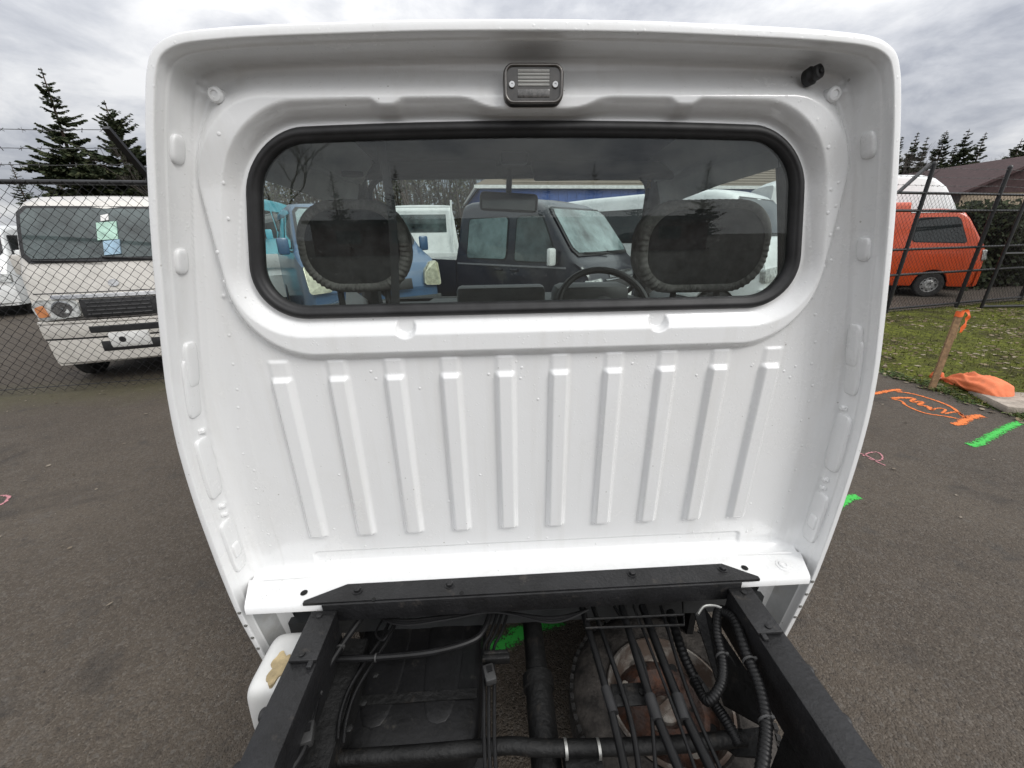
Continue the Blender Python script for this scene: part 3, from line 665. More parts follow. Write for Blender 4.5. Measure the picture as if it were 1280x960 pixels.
# sun visors
for x, wv, yv in ((-0.27, 0.42, 1.50), (0.29, 0.46, 1.46)):
    b = MB(); b.box(W(x, yv, 1.635 if x < 0 else 1.622), (wv, 0.15, 0.022), bev=0.008, R=Matrix.Rotation(math.radians(24), 3, 'X')); b.build('sun_visor', mat('visor_cloth', (0.045, 0.046, 0.046), 0.9), truck, world=True)
b = MB(); b.box(W(-0.005, 1.36, 1.642), (0.085, 0.06, 0.03), bev=0.008); b.build('dome_lamp', mat('dome_lamp_plastic', (0.03, 0.03, 0.03), 0.4), truck, world=True)
b = MB(); b.lathe([(0.0, 0.0), (0.034, 0.0), (0.034, -0.012), (0.0, -0.016)], onY(440, 215, 1.45), 'Z', 20); b.build('visor_clip', RUB, truck, world=True)
lb = onY(816, 228, 1.66); b = MB(); b.box(lb, (0.045, 0.002, 0.04)); b.build('inspection_sticker', mat('sticker_amber', (0.42, 0.25, 0.07), 0.6, var=0.4, scale=120), truck, smooth=False, world=True)
# seats with cloth covers
def seat(xc, pxl, pxr):
    a = onY(pxl, 250, 0.985); c = onY(pxr, 365, 0.985); cx = (a[0]+c[0])/2; hw = (c[0]-a[0])/2; zt, zb = a[2]-0.002, c[2]+0.004
    root_parts = []
    b = MB(); b.box((cx, 1.01, 0.93), (2*hw+0.10, 0.13, 0.62), bev=0.05, R=Matrix.Rotation(math.radians(-6), 3, 'X')); sb = b.build('seat_back', mat('seat_vinyl', (0.05, 0.05, 0.052), 0.7, var=0.2), truck, world=True)
    b = MB(); b.box((cx, 1.25, 0.66), (2*hw+0.14, 0.48, 0.14), bev=0.05); b.build('seat_cushion', mat('seat_vinyl', (0.05, 0.05, 0.052), 0.7), truck, world=True)
    cz = (zt+zb)/2; hz = (zt-zb)/2
    # black cloth face seen from behind, bulging, then a gathered grey hem
    hd = MB(); rings_ = []
    for k, (sc_, q) in enumerate(((0.02, -0.010), (0.35, -0.009), (0.65, -0.0065), (0.88, -0.002), (1.0, 0.002))):
        rings_.append([(cx+(x-cx)*sc_, 0.975+q, cz+(z-cz)*sc_) for x, z in rrect(cx, cz, hw-0.014, hz-0.014, 0.078, 14)])
    V = sum(rings_, []); n = len(rings_[0]); Fc = [(i*n+j, i*n+(j+1) % n, (i+1)*n+(j+1) % n, (i+1)*n+j) for i in range(4) for j in range(n)] + [tuple(range(n))]
    face = mk('headrest', V, Fc, SEA, truck, world=True)
    V = []; m_ = 480
    base_ = rrect(cx, cz, hw, hz, 0.09, 40)
    # resample evenly
    bp = np.array(base_ + base_[:1]); L_ = np.concatenate([[0], np.cumsum(np.hypot(*np.diff(bp, axis=0).T))])
    for k, (off, q, am) in enumerate(((-0.020, -0.002, 0.0006), (-0.015, -0.0055, 0.0013), (-0.007, -0.005, 0.0019), (0.0, 0.004, 0.0014), (0.003, 0.03, 0.002), (-0.004, 0.075, 0.0), (-0.03, 0.10, 0.0))):
        for j in range(m_):
            t = L_[-1]*j/m_; x = np.interp(t, L_, bp[:, 0]); z = np.interp(t, L_, bp[:, 1])
            dx, dz = x-cx, z-cz; l = math.hypot(dx/hw, dz/hz) or 1
            wv = math.sin(j*0.80+0.7*math.sin(j*0.11)+k*0.25)*am*(0.55+0.7*math.sin(j*0.07+xc*9)*math.sin(j*0.031+2))
            V.append((x+dx/hw*off*1.0, 0.975+q+wv, z+dz/hz*off*1.0+wv*0.6))
    K = 7; Fc = [(i*m_+j, i*m_+(j+1) % m_, (i+1)*m_+(j+1) % m_, (i+1)*m_+j) for i in range(K-1) for j in range(m_)] + [tuple(range((K-1)*m_, K*m_))]
    mk('gathered_hem', V, Fc, ELA, face)
    for dx in (-0.055, 0.06):
        b = MB(); b.tube([(cx+dx, 1.0, zb+0.02), (cx+dx, 1.0, zb-0.10)], 0.008, 8); b.build('headrest_post', RUB, face)
seat(-0.35, 362, 517); seat(0.45, 804, 948)
b = MB(); p0, p1, p2 = onY(474, 172, 0.93), onY(490, 270, 0.915), onY(495, 392, 0.90)
V = []
for p in catmull([p0, p1, p2], 6): V += [(p[0]-0.009, p[1], p[2]), (p[0]+0.009, p[1], p[2]), (p[0]+0.009, p[1]+0.002, p[2]), (p[0]-0.009, p[1]+0.002, p[2])]
k = len(V)//4; Fc = [(i*4+j, i*4+(j+1) % 4, (i+1)*4+(j+1) % 4, (i+1)*4+j) for i in range(k-1) for j in range(4)]
mk('seat_belt', V, Fc, RUB, truck, smooth=False, world=True)
# ------------------------------------------------------------------ chassis
def TB(name, px, z, r, n=10, m=None, parent=truck, k=6, dy=0):
    pts = [onZ(x, y, (z[i] if isinstance(z, (list, tuple)) else z)) for i, (x, y) in enumerate(px)]
    b = MB(); b.tube(catmull(pts, k), r, n); return b.build(name, m or PVC, parent, world=(parent is truck))
cm = MB()
cm.plate([(-0.478, 0.7035), (0.647, 0.7035), (0.647, 0.712), (0.578, 0.757), (-0.389, 0.754), (-0.478, 0.712)], 0.5988, 0.6065)
cross = cm.build('cross_member', FRM, truck, world=True, sharp=20)
b = MB(); b.box((0.083, 0.7000, 0.5775), (1.03, 0.0065, 0.054), bev=0.002); b.build('cross_member_face', FRM, cross)
for px in ((447, 738), (562, 731), (790, 717), (903, 711)):
    p = onZ(*px, 0.607); b = MB()
    b.lathe([(0.0, -0.001), (0.0125, -0.001), (0.0125, 0.0015), (0.0085, 0.0016)], p, 'Z', 18); b.lathe([(0.0085, 0.0015), (0.0085, 0.007), (0.007, 0.0085), (0.0, 0.0085)], p, 'Z', 6)
    b.build('bolt', FRM, cross)
for px in ((467, 749), (577, 741)):
    b = MB(); b.lathe([(0, 0.0006), (0.005, 0.0006), (0.0055, 0.0)], onZ(*px, 0.6067), 'Z', 14); b.build('bolt_hole', MATS['hole_black'], cross)
for sx in (-1, 1):
    cx = XC+sx*0.514
    b = MB(); b.box((cx, -0.30, 0.520), (0.066, 1.994, 0.120), bev=0.006)
    rail = b.build('frame_rail', FRM, truck, world=True)
    b = MB(); b.box((cx-sx*0.004, 0.638, 0.5845), (0.060, 0.118, 0.009), bev=0.003); b.box((cx-sx*0.022, 0.575, 0.582), (0.012, 0.02, 0.012), bev=0.003)
    pl = b.build('packing_plate', FRM, rail)
    for y in (0.682, 0.592):
        b = MB(); b.lathe([(0.0065, 0.0), (0.0065, 0.0035), (0.0, 0.005)], (cx-0.002, y, 0.589), 'Z', 10); b.build('bolt', FRM, pl)
    for y in ((0.515, 0.425, 0.2) if sx > 0 else (0.50, 0.415, 0.2)):
        b = MB(); b.lathe([(0.0125, 0.0), (0.0125, 0.011), (0.010, 0.014), (0.0, 0.015)], (cx+sx*0.032, y, 0.556), 'X', 12, Matrix.Rotation(0 if sx > 0 else math.pi, 3, 'Z')); b.build('side_knob', RUB, rail)
    b = MB(); b.prism([(cx-0.03, 0.462), (cx+0.03, 0.462), (cx+0.02, 0.30), (cx-0.03, 0.28)], 0.30, 0.46); b.build('spring_hanger', GRM, rail)
    # rear wheel and front wheel
for y, sx in ((-0.62, -1), (-0.62, 1), (1.42, -1), (1.42, 1)):
    cx = XC+sx*0.635
    b = MB(); b.lathe([(0.165, -0.065), (0.20, -0.072), (0.245, -0.070), (0.266, -0.055), (0.270, 0.0), (0.266, 0.055), (0.245, 0.070), (0.20, 0.072), (0.165, 0.065)], (cx, y, 0.27), 'X', 36); wh = b.build('road_wheel', TYR, truck, world=True)
    b = MB(); b.lathe([(0.166, -0.06), (0.150, -0.03), (0.145, 0.03), (0.166, 0.06)], (cx, y, 0.27), 'X', 30); b.lathe([(0.147, 0.01*sx), (0.10, 0.03*sx), (0.05, 0.02*sx), (0.0, 0.02*sx)], (cx, y, 0.27), 'X', 30); b.build('wheel_rim', RIM, wh)
b = MB(); b.tube([(XC-0.60, -0.62, 0.27), (XC+0.60, -0.62, 0.27)], 0.035, 12); b.lathe([(0.0, -0.10), (0.08, -0.09), (0.11, 0.0), (0.08, 0.09), (0, 0.10)], (XC, -0.62, 0.27), 'X', 20); b.build('rear_axle', GRM, truck, world=True)
b = MB(); b.tube([(XC-0.60, 1.42, 0.27), (XC+0.60, 1.42, 0.27)], 0.025, 12); b.build('front_axle', GRM, truck, world=True)
for sx in (-1, 1):
    b = MB(); b.box((XC+sx*0.50, 1.34, 0.28), (0.02, 1.02, 0.40)); b.build('added_splash_panel', GRM, truck, smooth=False, world=True)  # inner fender panels added to block light from the ground under the cab
b = MB(); b.box((XC, 1.42, 0.33), (0.62, 0.62, 0.22), bev=0.05); b.build('added_engine_block', GRM, truck, world=True)  # simple engine mass added under the cab to darken the ground behind it
for sx in (-1, 1):
    b = MB(); b.box((XC+sx*0.66, 1.05, 0.33), (0.07, 0.42, 0.16), bev=0.02); b.build('added_side_sill', WP, truck, world=True)  # sills added low on both sides to keep side light from under the cab
b = MB(); b.box((XC, -1.27, 0.52), (0.96, 0.06, 0.10), bev=0.006); b.build('rear_cross_member', FRM, truck, world=True)
# fuel tank
tk = MB()
tx0, tx1, ty0, ty1, tzb, tzt = -0.405, -0.062, 0.50, 1.06, 0.19, 0.375
V, Fc = superbox(((tx0+tx1)/2, (ty0+ty1)/2, (tzb+tzt)/2), (tx1-tx0)/2, (ty1-ty0)/2, (tzt-tzb)/2, n=24, e=0.22)
tank = mk('fuel_tank', V, Fc, TNK, truck, world=True)
for x in (-0.31, -0.16):
    V, Fc = superbox((x, 0.78, tzt-0.002), 0.05, 0.22, 0.005, n=12, e=0.7); mk('tank_swage', V, Fc, TNK, tank)
b = MB(); b.box((-0.235, 0.78, tzb+0.10), (tx1-tx0+0.02, ty1-ty0+0.02, 0.006), bev=0.002); b.build('tank_seam', TNK, tank)
for y in (0.62, 0.92):
    b = MB(); b.box((-0.235, y, tzt+0.003), (0.33, 0.022, 0.003)); b.build('tank_strap', GRM, tank)
b = MB(); b.box((-0.378, 0.42, 0.455), (0.052, 0.60, 0.004), R=Matrix.Rotation(math.radians(8), 3, 'Y')); b.box((-0.353, 0.42, 0.40), (0.004, 0.60, 0.11)); b.build('inner_sill', GRM, truck, world=True)
b = MB(); b.box((-0.395, 0.46, 0.452), (0.06, 0.003, 0.012)); b.build('sill_joint', GRM, truck, world=True)
TB('breather_hose', [(412, 824), (470, 822), (540, 815), (590, 801), (606, 785), (614, 762)], 0.49, 0.0075)
TB('loom', [(452, 772), (425, 810), (402, 850), (392, 890), (380, 935), (362, 965)], [0.52, 0.51, 0.50, 0.50, 0.50, 0.50], 0.008)
TB('brake_cable', [(398, 845), (395, 880), (385, 915), (368, 945), (355, 965)], 0.505, 0.0028, 6)
TB('brake_cable', [(392, 860), (378, 900), (366, 930), (372, 950)], 0.50, 0.0022, 6, m=ZNC)
TB('fuel_line', [(492, 765), (478, 795), (455, 830), (436, 862), (425, 895), (422, 925)], 0.46, 0.0045, 8)
TB('fuel_line', [(500, 767), (486, 797), (463, 833), (444, 866), (433, 900), (429, 930)], 0.46, 0.0045, 8)
TB('fuel_line', [(484, 766), (470, 790), (479, 800), (492, 780)], 0.48, 0.003, 6)
for k, x in enumerate((606, 612, 619)):
    TB('brake_line', [(x+18, 758), (x+8, 790), (x-2, 812), (x-1, 860), (x-1, 920), (x+1, 965)], 0.44, 0.0042, 8)
p = onZ(620, 823, 0.45); b = MB(); b.box(p, (0.068, 0.018, 0.022), bev=0.004); b.box(p+np.array([0, 0.006, 0.013]), (0.060, 0.010, 0.006), bev=0.002); b.build('line_clip', GRM, truck, world=True)
TB('cross_pipe', [(405, 951), (450, 947), (520, 942), (600, 935), (640, 932), (680, 935), (760, 934), (850, 930), (930, 922)], 0.40, 0.0155, 14, m=GRM)
for x in (707, 748):
    p = onZ(x, 936, 0.40); b = MB(); b.lathe([(0.0185, -0.003), (0.0185, 0.003)], p, 'X', 16); b.build('pipe_clamp', ZNC, truck, world=True)
b = MB(); b.box(onZ(728, 955, 0.36), (0.08, 0.07, 0.05), bev=0.006); b.build('pipe_bracket', GRM, truck, world=True)
b = MB(); b.tube([(0.082, -0.60, 0.30), (0.085, 0.66, 0.335)], 0.034, 18); b.tube([(0.085, 0.66, 0.335), (0.086, 1.05, 0.345)], 0.028, 18); b.lathe([(0.028, -0.02), (0.04, -0.015), (0.04, 0.015), (0.034, 0.02)], (0.085, 0.66, 0.335), 'Y', 20); b.build('drive_shaft', GRM, truck, world=True)
rods = [((727, 758), (757, 860), (783, 970), 0.0085), ((741, 758), (783, 880), (800, 970), 0.0060), ((777, 758), (812, 870), (852, 970), 0.0095), ((803, 758), (846, 870), (893, 970), 0.0105), ((768, 758), (805, 830), (820, 965), 0.004), ((826, 758), (858, 860), (902, 965), 0.0045), ((792, 758), (840, 880), (872, 970), 0.0035)]
for i, (a, c, d, r) in enumerate(rods):
    rd = TB('shift_rod' if r > 0.007 else 'control_cable', [a, c, d], 0.475 if i % 2 else 0.485, r, 12)
    if r > 0.007:
        p = onZ(*c, 0.475 if i % 2 else 0.485); q = onZ(c[0]+10, c[1]+32, 0.475 if i % 2 else 0.485)
        b = MB(); b.tube([p, q], r*1.3, 12); b.build('rubber_sleeve', RUB, rd)
pz = 0.478; p = onZ(790, 868, pz-0.01); b = MB(); b.box(p, (0.085, 0.045, 0.004), bev=0.001); br = b.build('rod_bracket', GRM, truck, world=True)
for dx in (-0.022, 0.022):
    b = MB(); b.lathe([(0.007, 0.0), (0.007, 0.006), (0, 0.006)], p+np.array([dx, 0, 0.002]), 'Z', 6); b.build('nut', GRM, br)
# wire guard
g0 = [onZ(x, y, z) for x, y, z in ((731, 752, 0.50), (732, 785, 0.50), (855, 781, 0.50), (853, 745, 0.50))]
b = MB(); b.tube(g0, 0.0032, 8)
wg = b.build('wire_guard', GRM, truck, world=True)
b = MB(); b.tube([onZ(732, 774, 0.505), onZ(855, 768, 0.505)], 0.003, 8); b.build('guard_wire', GRM, wg)
for x0, x1 in ((738, 752), (790, 800)):
    b = MB(); b.tube([onZ(x0, 750, 0.50), onZ(x1, 784, 0.50)], 0.0022, 6); b.build('guard_wire', GRM, wg)
# spare wheel lying under the rails
sw_c = np.array([0.445, 0.665, 0.165])
b = MB(); b.lathe([(0.160, 0.060), (0.172, 0.074), (0.20, 0.080), (0.225, 0.076), (0.252, 0.060), (0.265, 0.040), (0.268, 0.0), (0.265, -0.04), (0.24, -0.07), (0.16, -0.06)], sw_c, 'Z', 64)
sw = b.build('spare_wheel', TYD, truck, world=True)
for k in range(60):
    a = 2*math.pi*k/60; b = None
b = MB()
for k in range(64):
    a = 2*math.pi*k/64; R_ = Matrix.Rotation(a, 3, 'Z'); b.box(Vector(sw_c) + R_ @ Vector((0.262, 0, 0.036)), (0.010, 0.015, 0.045), R=R_)
o = b.build('tread_block', TYR, sw, smooth=False); o['kind'] = 'stuff'
b = MB(); b.lathe([(0.1655, 0.070), (0.162, 0.078), (0.157, 0.078), (0.152, 0.066), (0.150, 0.040), (0.146, 0.034), (0.143, 0.012), (0.138, 0.006)], sw_c, 'Z', 56); b.build('wheel_rim', RIM, sw)
b = MB(); b.lathe([(0.1385, 0.006), (0.128, 0.014), (0.108, 0.030), (0.095, 0.034), (0.078, 0.024), (0.062, 0.020), (0.050, 0.022), (0.048, 0.004), (0.0, 0.002)], sw_c, 'Z', 48); b.build('wheel_disc', RST, sw)
for k in range(8):
    a = 2*math.pi*(k+0.3)/8; b = MB(); b.lathe([(0.0, 0.0012), (0.0125, 0.0012), (0.0135, 0.0)], Vector(sw_c)+Vector((0.112*math.cos(a), 0.112*math.sin(a), 0.0292)), 'Z', 14, Matrix.Rotation(-0.5, 3, Vector((-math.sin(a), math.cos(a), 0)))); b.build('vent_hole', mat('pale_dust', (0.30, 0.27, 0.23), 0.9) if k % 3 == 0 else MATS['hole_black'], sw)
for k in range(4):
    a = 2*math.pi*(k+0.5)/4; b = MB(); b.lathe([(0.009, 0.0), (0.009, 0.008), (0.005, 0.008), (0.004, 0.003), (0, 0.003)], Vector(sw_c)+Vector((0.064*math.cos(a), 0.064*math.sin(a), 0.021)), 'Z', 12); b.build('stud_hole', RIM, sw)
b = MB(); b.lathe([(0.034, 0.0), (0.034, 0.018), (0.026, 0.024), (0.0, 0.026)], sw_c, 'Z', 20); b.box(Vector(sw_c)+Vector((0, 0, 0.03)), (0.09, 0.02, 0.008), rz=0.5); b.build('wheel_carrier', RIM, sw)
b = MB(); b.tube([sw_c+np.array((-0.0, 0.36, 0.09)), sw_c+np.array((0, -0.05, -0.09))], 0.012, 8); b.build('carrier_bar', GRM, truck, world=True)
# corrugated hoses by the right rail
def corr(name, px, z, r):
    pts = catmull([onZ(x, y, z[i]) for i, (x, y) in enumerate(px)], 30)
    rr = [r*(1.0+0.045*(1 if (i // 2) % 2 else -1)) for i in range(len(pts))]
    b = MB(); b.tube(pts, r, 12, rr=rr); return b.build(name, PVC, truck, world=True, sharp=None)
corr('corrugated_hose', [(902, 764), (918, 775), (932, 815), (948, 855), (957, 900), (955, 940), (948, 985)], [0.53, 0.545, 0.54, 0.53, 0.52, 0.51, 0.50], 0.0115)
corr('corrugated_hose', [(918, 768), (899, 763), (896, 790), (903, 825), (901, 855), (884, 876), (868, 850)], [0.52, 0.53, 0.525, 0.51, 0.49, 0.46, 0.44], 0.0105)
corr('corrugated_hose', [(838, 765), (852, 812), (870, 850), (893, 880), (910, 905), (924, 930)], [0.44, 0.44, 0.43, 0.42, 0.42, 0.41], 0.012)
TB('bare_cable', [(872, 768), (880, 758), (893, 757), (902, 760)], 0.54, 0.0035, 8, m=ZNC)
q = [onZ(868, 766, 0.50), onZ(880, 758, 0.52), onZ(962, 880, 0.46), onZ(950, 905, 0.40), onZ(905, 880, 0.36)]
V = [tuple(v) for v in q] + [tuple(v+np.array([0, 0, -0.006])) for v in q]; n = 5
o = fixn(mk('triangular_bracket', V, [tuple(range(n)), tuple(range(n, 2*n))] + [(i, (i+1) % n, n+(i+1) % n, n+i) for i in range(n)], GRM, truck, smooth=False, world=True))
p0, p1 = onZ(905, 812, 0.475), onZ(935, 850, 0.45); b = MB(); b.tube([p0, p1], 0.005, 8); b.build('bracket_swage', GRM, o)
q = [onZ(888, 915, 0.38), onZ(955, 905, 0.38), onZ(965, 948, 0.37), onZ(920, 945, 0.37)]
b = MB(); b.plate([tuple(v[:2]) for v in q], 0.366, 0.372); o = b.build('hanger_plate', GRM, truck, smooth=False, world=True)
b = MB(); b.lathe([(0, 0.0008), (0.008, 0.0008), (0.009, 0)], onZ(921, 928, 0.3722), 'Z', 14); b.build('plate_hole', MATS['hole_black'], o)
b = MB(); b.box(onZ(1020, 962, 0.40), (0.06, 0.05, 0.06), bev=0.008, rz=0.4); b.build('buffer_block', GRM, truck, world=True)
# white reservoir beneath the left rail
V, Fc = superbox((-0.522, 0.646, 0.425), 0.060, 0.074, 0.085, n=22, e=0.34)
V = [(v[0]+(v[2]-0.425)*0.10, v[1], v[2]-max(0, -(v[0]+0.548))*0.12) for v in V]
res = mk('reservoir', V, Fc, WPL, truck, world=True)
res['label'] = 'white plastic reservoir under the frame rail, stained brown on top'
import random as _r
b = MB(); rr_ = _r.Random(3); c = onZ(350, 833, 0.512); pl = []
for k in range(40):
    a = 2*math.pi*k/40; r = 0.028*(1.0+0.22*math.sin(3*a+1)+0.12*math.sin(7*a)+0.10*rr_.random()); pl.append((c[0]+r*math.cos(a)*0.8, c[1]+r*math.sin(a)*1.1))
b.plate(pl, 0.500, 0.5125); b.build('glue_stain', STN, res, smooth=False)

# cable ties, connectors and clips on the lines
def tie(px, z, r, ax='Y'):
    p = onZ(*px, z); b = MB(); b.lathe([(r*1.12, -0.0022), (r*1.28, -0.0018), (r*1.28, 0.0018), (r*1.12, 0.0022)], p, ax, 12); b.box(p+np.array([r*1.1, 0, r*0.6]), (0.007, 0.005, 0.005)); b.build('cable_tie', mat('grey_tie', (0.05, 0.05, 0.05), 0.5), truck, world=True)
for px, z, r in (((425, 810), 0.51, 0.008), ((396, 868), 0.50, 0.008), ((470, 822), 0.49, 0.0075), ((936, 826), 0.54, 0.0115), ((957, 900), 0.52, 0.0115), ((902, 820), 0.512, 0.0105)):
    tie(px, z, r, 'X' if px == (470, 822) else 'Y')
for px, z in (((384, 918), 0.503), ((660-48, 843), 0.452), ((874, 858), 0.436)):
    b = MB(); b.box(onZ(*px, z), (0.026, 0.040, 0.020), bev=0.004, rz=0.25); o = b.build('plug_connector', mat('connector_grey', (0.03, 0.03, 0.03), 0.5, var=0.2), truck, world=True)
    b = MB(); b.box(onZ(*px, z)+np.array([0, 0.006, 0.0105]), (0.012, 0.014, 0.004), rz=0.25); b.build('connector_latch', PVC, o, smooth=False)
for px, z in (((455, 880), 0.462), ((437, 912), 0.462), ((470, 845), 0.462)):
    b = MB(); b.lathe([(0.0075, 0.0), (0.0075, 0.005), (0.004, 0.0065), (0.0, 0.0065)], onZ(*px, z-0.003), 'Z', 6); b.build('sill_bolt', GRM, truck, world=True)
# wiring drooping along the cross member
for k, (z, r) in enumerate(((0.535, 0.004), (0.530, 0.003), (0.545, 0.0035))):
    TB('wiring', [(455+k*4, 764), (500, 775+k*3), (560, 770+k*2), (620, 765), (690, 772+k*3), (735, 762)], z-0.02, r, 6)
# ================================================================== vehicles
VG = mat('vehicle_glass', (0.022, 0.027, 0.028), 0.04, var=0.3, scale=2.5, spec=0.6)
VG2 = mat('vehicle_glass_clear', (0.075, 0.095, 0.095), 0.05, var=0.45, scale=2.2, spec=0.6)
BLK = mat('black_plastic', (0.018, 0.018, 0.019), 0.5, var=0.25)
HLM = mat('headlight_lens', (0.55, 0.56, 0.54), 0.08, metal=0.35, var=0.35, scale=24, coat=1.0)
AMB = mat('amber_lens', (0.65, 0.22, 0.05), 0.15, var=0.2, coat=1.0)
PLT = mat('plate_white', (0.7, 0.7, 0.68), 0.4)
def carpaint(name, c, dirt=0.25, metal=0.0):
    return mat(name, c, 0.32, metal=metal, coat=0.55, var=0.05, scale=3, dirt=((c[0]*0.6+0.05, c[1]*0.6+0.048, c[2]*0.6+0.04), 6, 0.5, dirt))
class Van:
    def __init__(s, name, label, cat, loc, heading, paint, Lg=3.3, hw=0.735, zb=0.24, belt=1.08, top=None, tumble=0.86, axles=(0.62, 2.75), wr=0.265, group=None):
        """x' runs back from the front bumper; heading = world angle of travel; loc = ground point under the middle of the front bumper"""
        s.root = tag(empty(name, (loc[0], loc[1], 0), heading), label, cat, group)
        s.L, s.hw, s.zb, s.belt, s.tum, s.wr, s.ax, s.pt = Lg, hw, zb, belt, tumble, wr, axles, paint
        s.tx = [p[0] for p in top]; s.tz = [p[1] for p in top]; s.ztop = max(s.tz)
        s.body()
    def zr(s, x): return float(np.interp(x, s.tx, s.tz))
    def w(s, x):
        k = 1-0.10*max(0, 1-x/0.40)**2 - 0.05*max(0, 1-(s.L-x)/0.25)**2; return s.hw*k
    def bend(s, x, y): return x + 0.085*(y/s.hw)**2*max(0, 1-x/0.9) - 0.04*(y/s.hw)**2*max(0, 1-(s.L-x)/0.4)
    def sect(s, x):
        zr = s.zr(x); w = s.w(x); be = min(s.belt, zr-0.07); k = min(max((zr-be)/(s.ztop-s.belt), 0), 1); t = 1-(1-s.tum)*k
        zb = s.zb
        for a in s.ax:
            d = abs(x-a); R = s.wr+0.055
            if d < R: zb = max(zb, s.wr+math.sqrt(R*R-d*d)*0.98)
        rb = min(0.10, (zr-be)*0.5)
        return [(w*0.97, zb), (w, max(zb+0.02, s.zb+0.10)), (w*1.005, max(zb+0.05, (s.zb+be)*0.5)), (w*0.995, max(be-0.05, zb+0.08)), (w*0.985, max(be, zb+0.1)), (w*(0.985+(t-0.985)*0.5), be+(zr-rb-be)*0.5),
                (w*t, zr-rb), (w*(t-0.025), zr-rb*0.45), (w*(t-0.075), zr-rb*0.13), (w*(t-0.18), zr-rb*0.02), (w*0.4, zr+0.008), (0, zr+0.012)]
    def pt3(s, x, y, z): return (-s.bend(x, y), y, z)
    def body(s):
        xs = sorted(set([round(v, 3) for v in np.arange(0, s.L, 0.05)] + [round(v, 3) for v in s.tx if v < s.L] + [s.L-0.002] + [round(a+d, 3) for a in s.ax for d in np.linspace(-s.wr-0.055, s.wr+0.055, 15)]))
        xs = [x for x in xs if 0 <= x <= s.L]
        V = []; K = 23
        for x in xs:
            q = s.sect(x); ring_ = [s.pt3(x, y, z) for y, z in q] + [s.pt3(x, -y, z) for y, z in q[-2::-1]]; V += ring_
        n = len(xs); Fc = [(i*K+j, i*K+j+1, (i+1)*K+j+1, (i+1)*K+j) for i in range(n-1) for j in range(K-1)]
        Fc += [tuple(range(K)), tuple(range((n-1)*K, n*K))[::-1]]
        o = fixn(mk('body', V, Fc, s.pt, s.root, sharp=38)); s.bodyo = o
        b = MB(); b.box((-s.L/2, 0, s.zb+0.03), (s.L*0.94, s.hw*1.7, 0.05)); b.build('underbody', BLK, s.root, smooth=False)
        for a in s.ax:
            b = MB(); b.box((-a, 0, s.wr+0.16), (2*s.wr+0.05, 2*s.hw-0.26, 0.36)); b.build('wheel_well', BLK, s.root, smooth=False)
        for a in s.ax:
            for sy in (-1, 1):
                b = MB(); y = sy*(s.hw-0.075); R = s.wr
                b.lathe([(R*0.60, -0.06), (R*0.75, -0.068), (R*0.93, -0.064), (R, -0.045), (R, 0.045), (R*0.93, 0.064), (R*0.75, 0.068), (R*0.60, 0.06)], (-a, y, R), 'Y', 28); t = b.build('wheel', TYR, s.root)
                b = MB(); q = sy
                b.lathe([(R*0.62, 0.055*q), (R*0.58, 0.06*q), (R*0.55, 0.03*q), (R*0.40, 0.035*q), (R*0.30, 0.055*q), (R*0.16, 0.055*q), (R*0.13, 0.03*q), (0, 0.03*q)], (-a, y, R), 'Y', 28); r = b.build('rim', mat('steel_wheel', (0.42, 0.42, 0.41), 0.4, metal=0.4, var=0.2), t)
                for k in range(8):
                    an = 2*math.pi*k/8; c = (-a+R*0.46*math.cos(an), y+sy*0.0355, R+R*0.46*math.sin(an))
                    b = MB(); b.lathe([(0, 0.001*q), (R*0.065, 0.001*q), (R*0.07, 0)], c, 'Y', 8); b.build('rim_slot', MATS['hole_black'], t)
    def side_y(s, x, z):
        q = s.sect(x); return float(np.interp(z, [p[1] for p in q[1:8]], [p[0] for p in q[1:8]]))
    def patch_side(s, name, poly, m, sides=(-1, 1), off=0.006, parent=None):
        """polygon in (x', z) laid on the body side with a little depth"""
        for sy in sides:
            n = len(poly); V = [s.pt3(x, sy*(s.side_y(x, z)+off), z) for x, z in poly] + [s.pt3(x, sy*(s.side_y(x, z)-0.02), z) for x, z in poly]
            fixn(mk(name, V, [tuple(range(n)), tuple(range(n, 2*n))[::-1]] + [(i, (i+1) % n, n+(i+1) % n, n+i) for i in range(n)], m, parent or s.root, smooth=False))
    def rpoly(s, pts, r=0.05, k=4):
        out = []; n = len(pts)
        for i in range(n):
            p, a, c = np.array(pts[i]), np.array(pts[i-1]), np.array(pts[(i+1) % n])
            u = (a-p)/np.linalg.norm(a-p); v = (c-p)/np.linalg.norm(c-p)
            for j in range(k+1):
                t = j/k; out.append(tuple((1-t)**2*(p+u*r)+2*t*(1-t)*p+t*t*(p+v*r)))
        return out
    def window(s, pts, r=0.06, m=None, sides=(-1, 1)):
        s.patch_side('window_frame', s.rpoly(pts, r), BLK, sides, 0.004)
        c = np.mean(np.array(pts), 0); ins = [tuple(np.array(p)+(c-np.array(p))*0.06) for p in pts]
        s.patch_side('window', s.rpoly(ins, r*0.8), m or VG, sides, 0.009)
    def topz(s, x, y):
        q = s.sect(x); return float(np.interp(abs(y), [p[0] for p in q[::-1]], [p[1] for p in q[::-1]]))
    def xfront(s, z):
        """x' where the front silhouette reaches height z"""
        if z <= s.tz[0]: return 0.0
        k = [i for i in range(len(s.tz)) if s.tz[i] == s.ztop][0]
        return float(np.interp(z, s.tz[:k+1], s.tx[:k+1]))
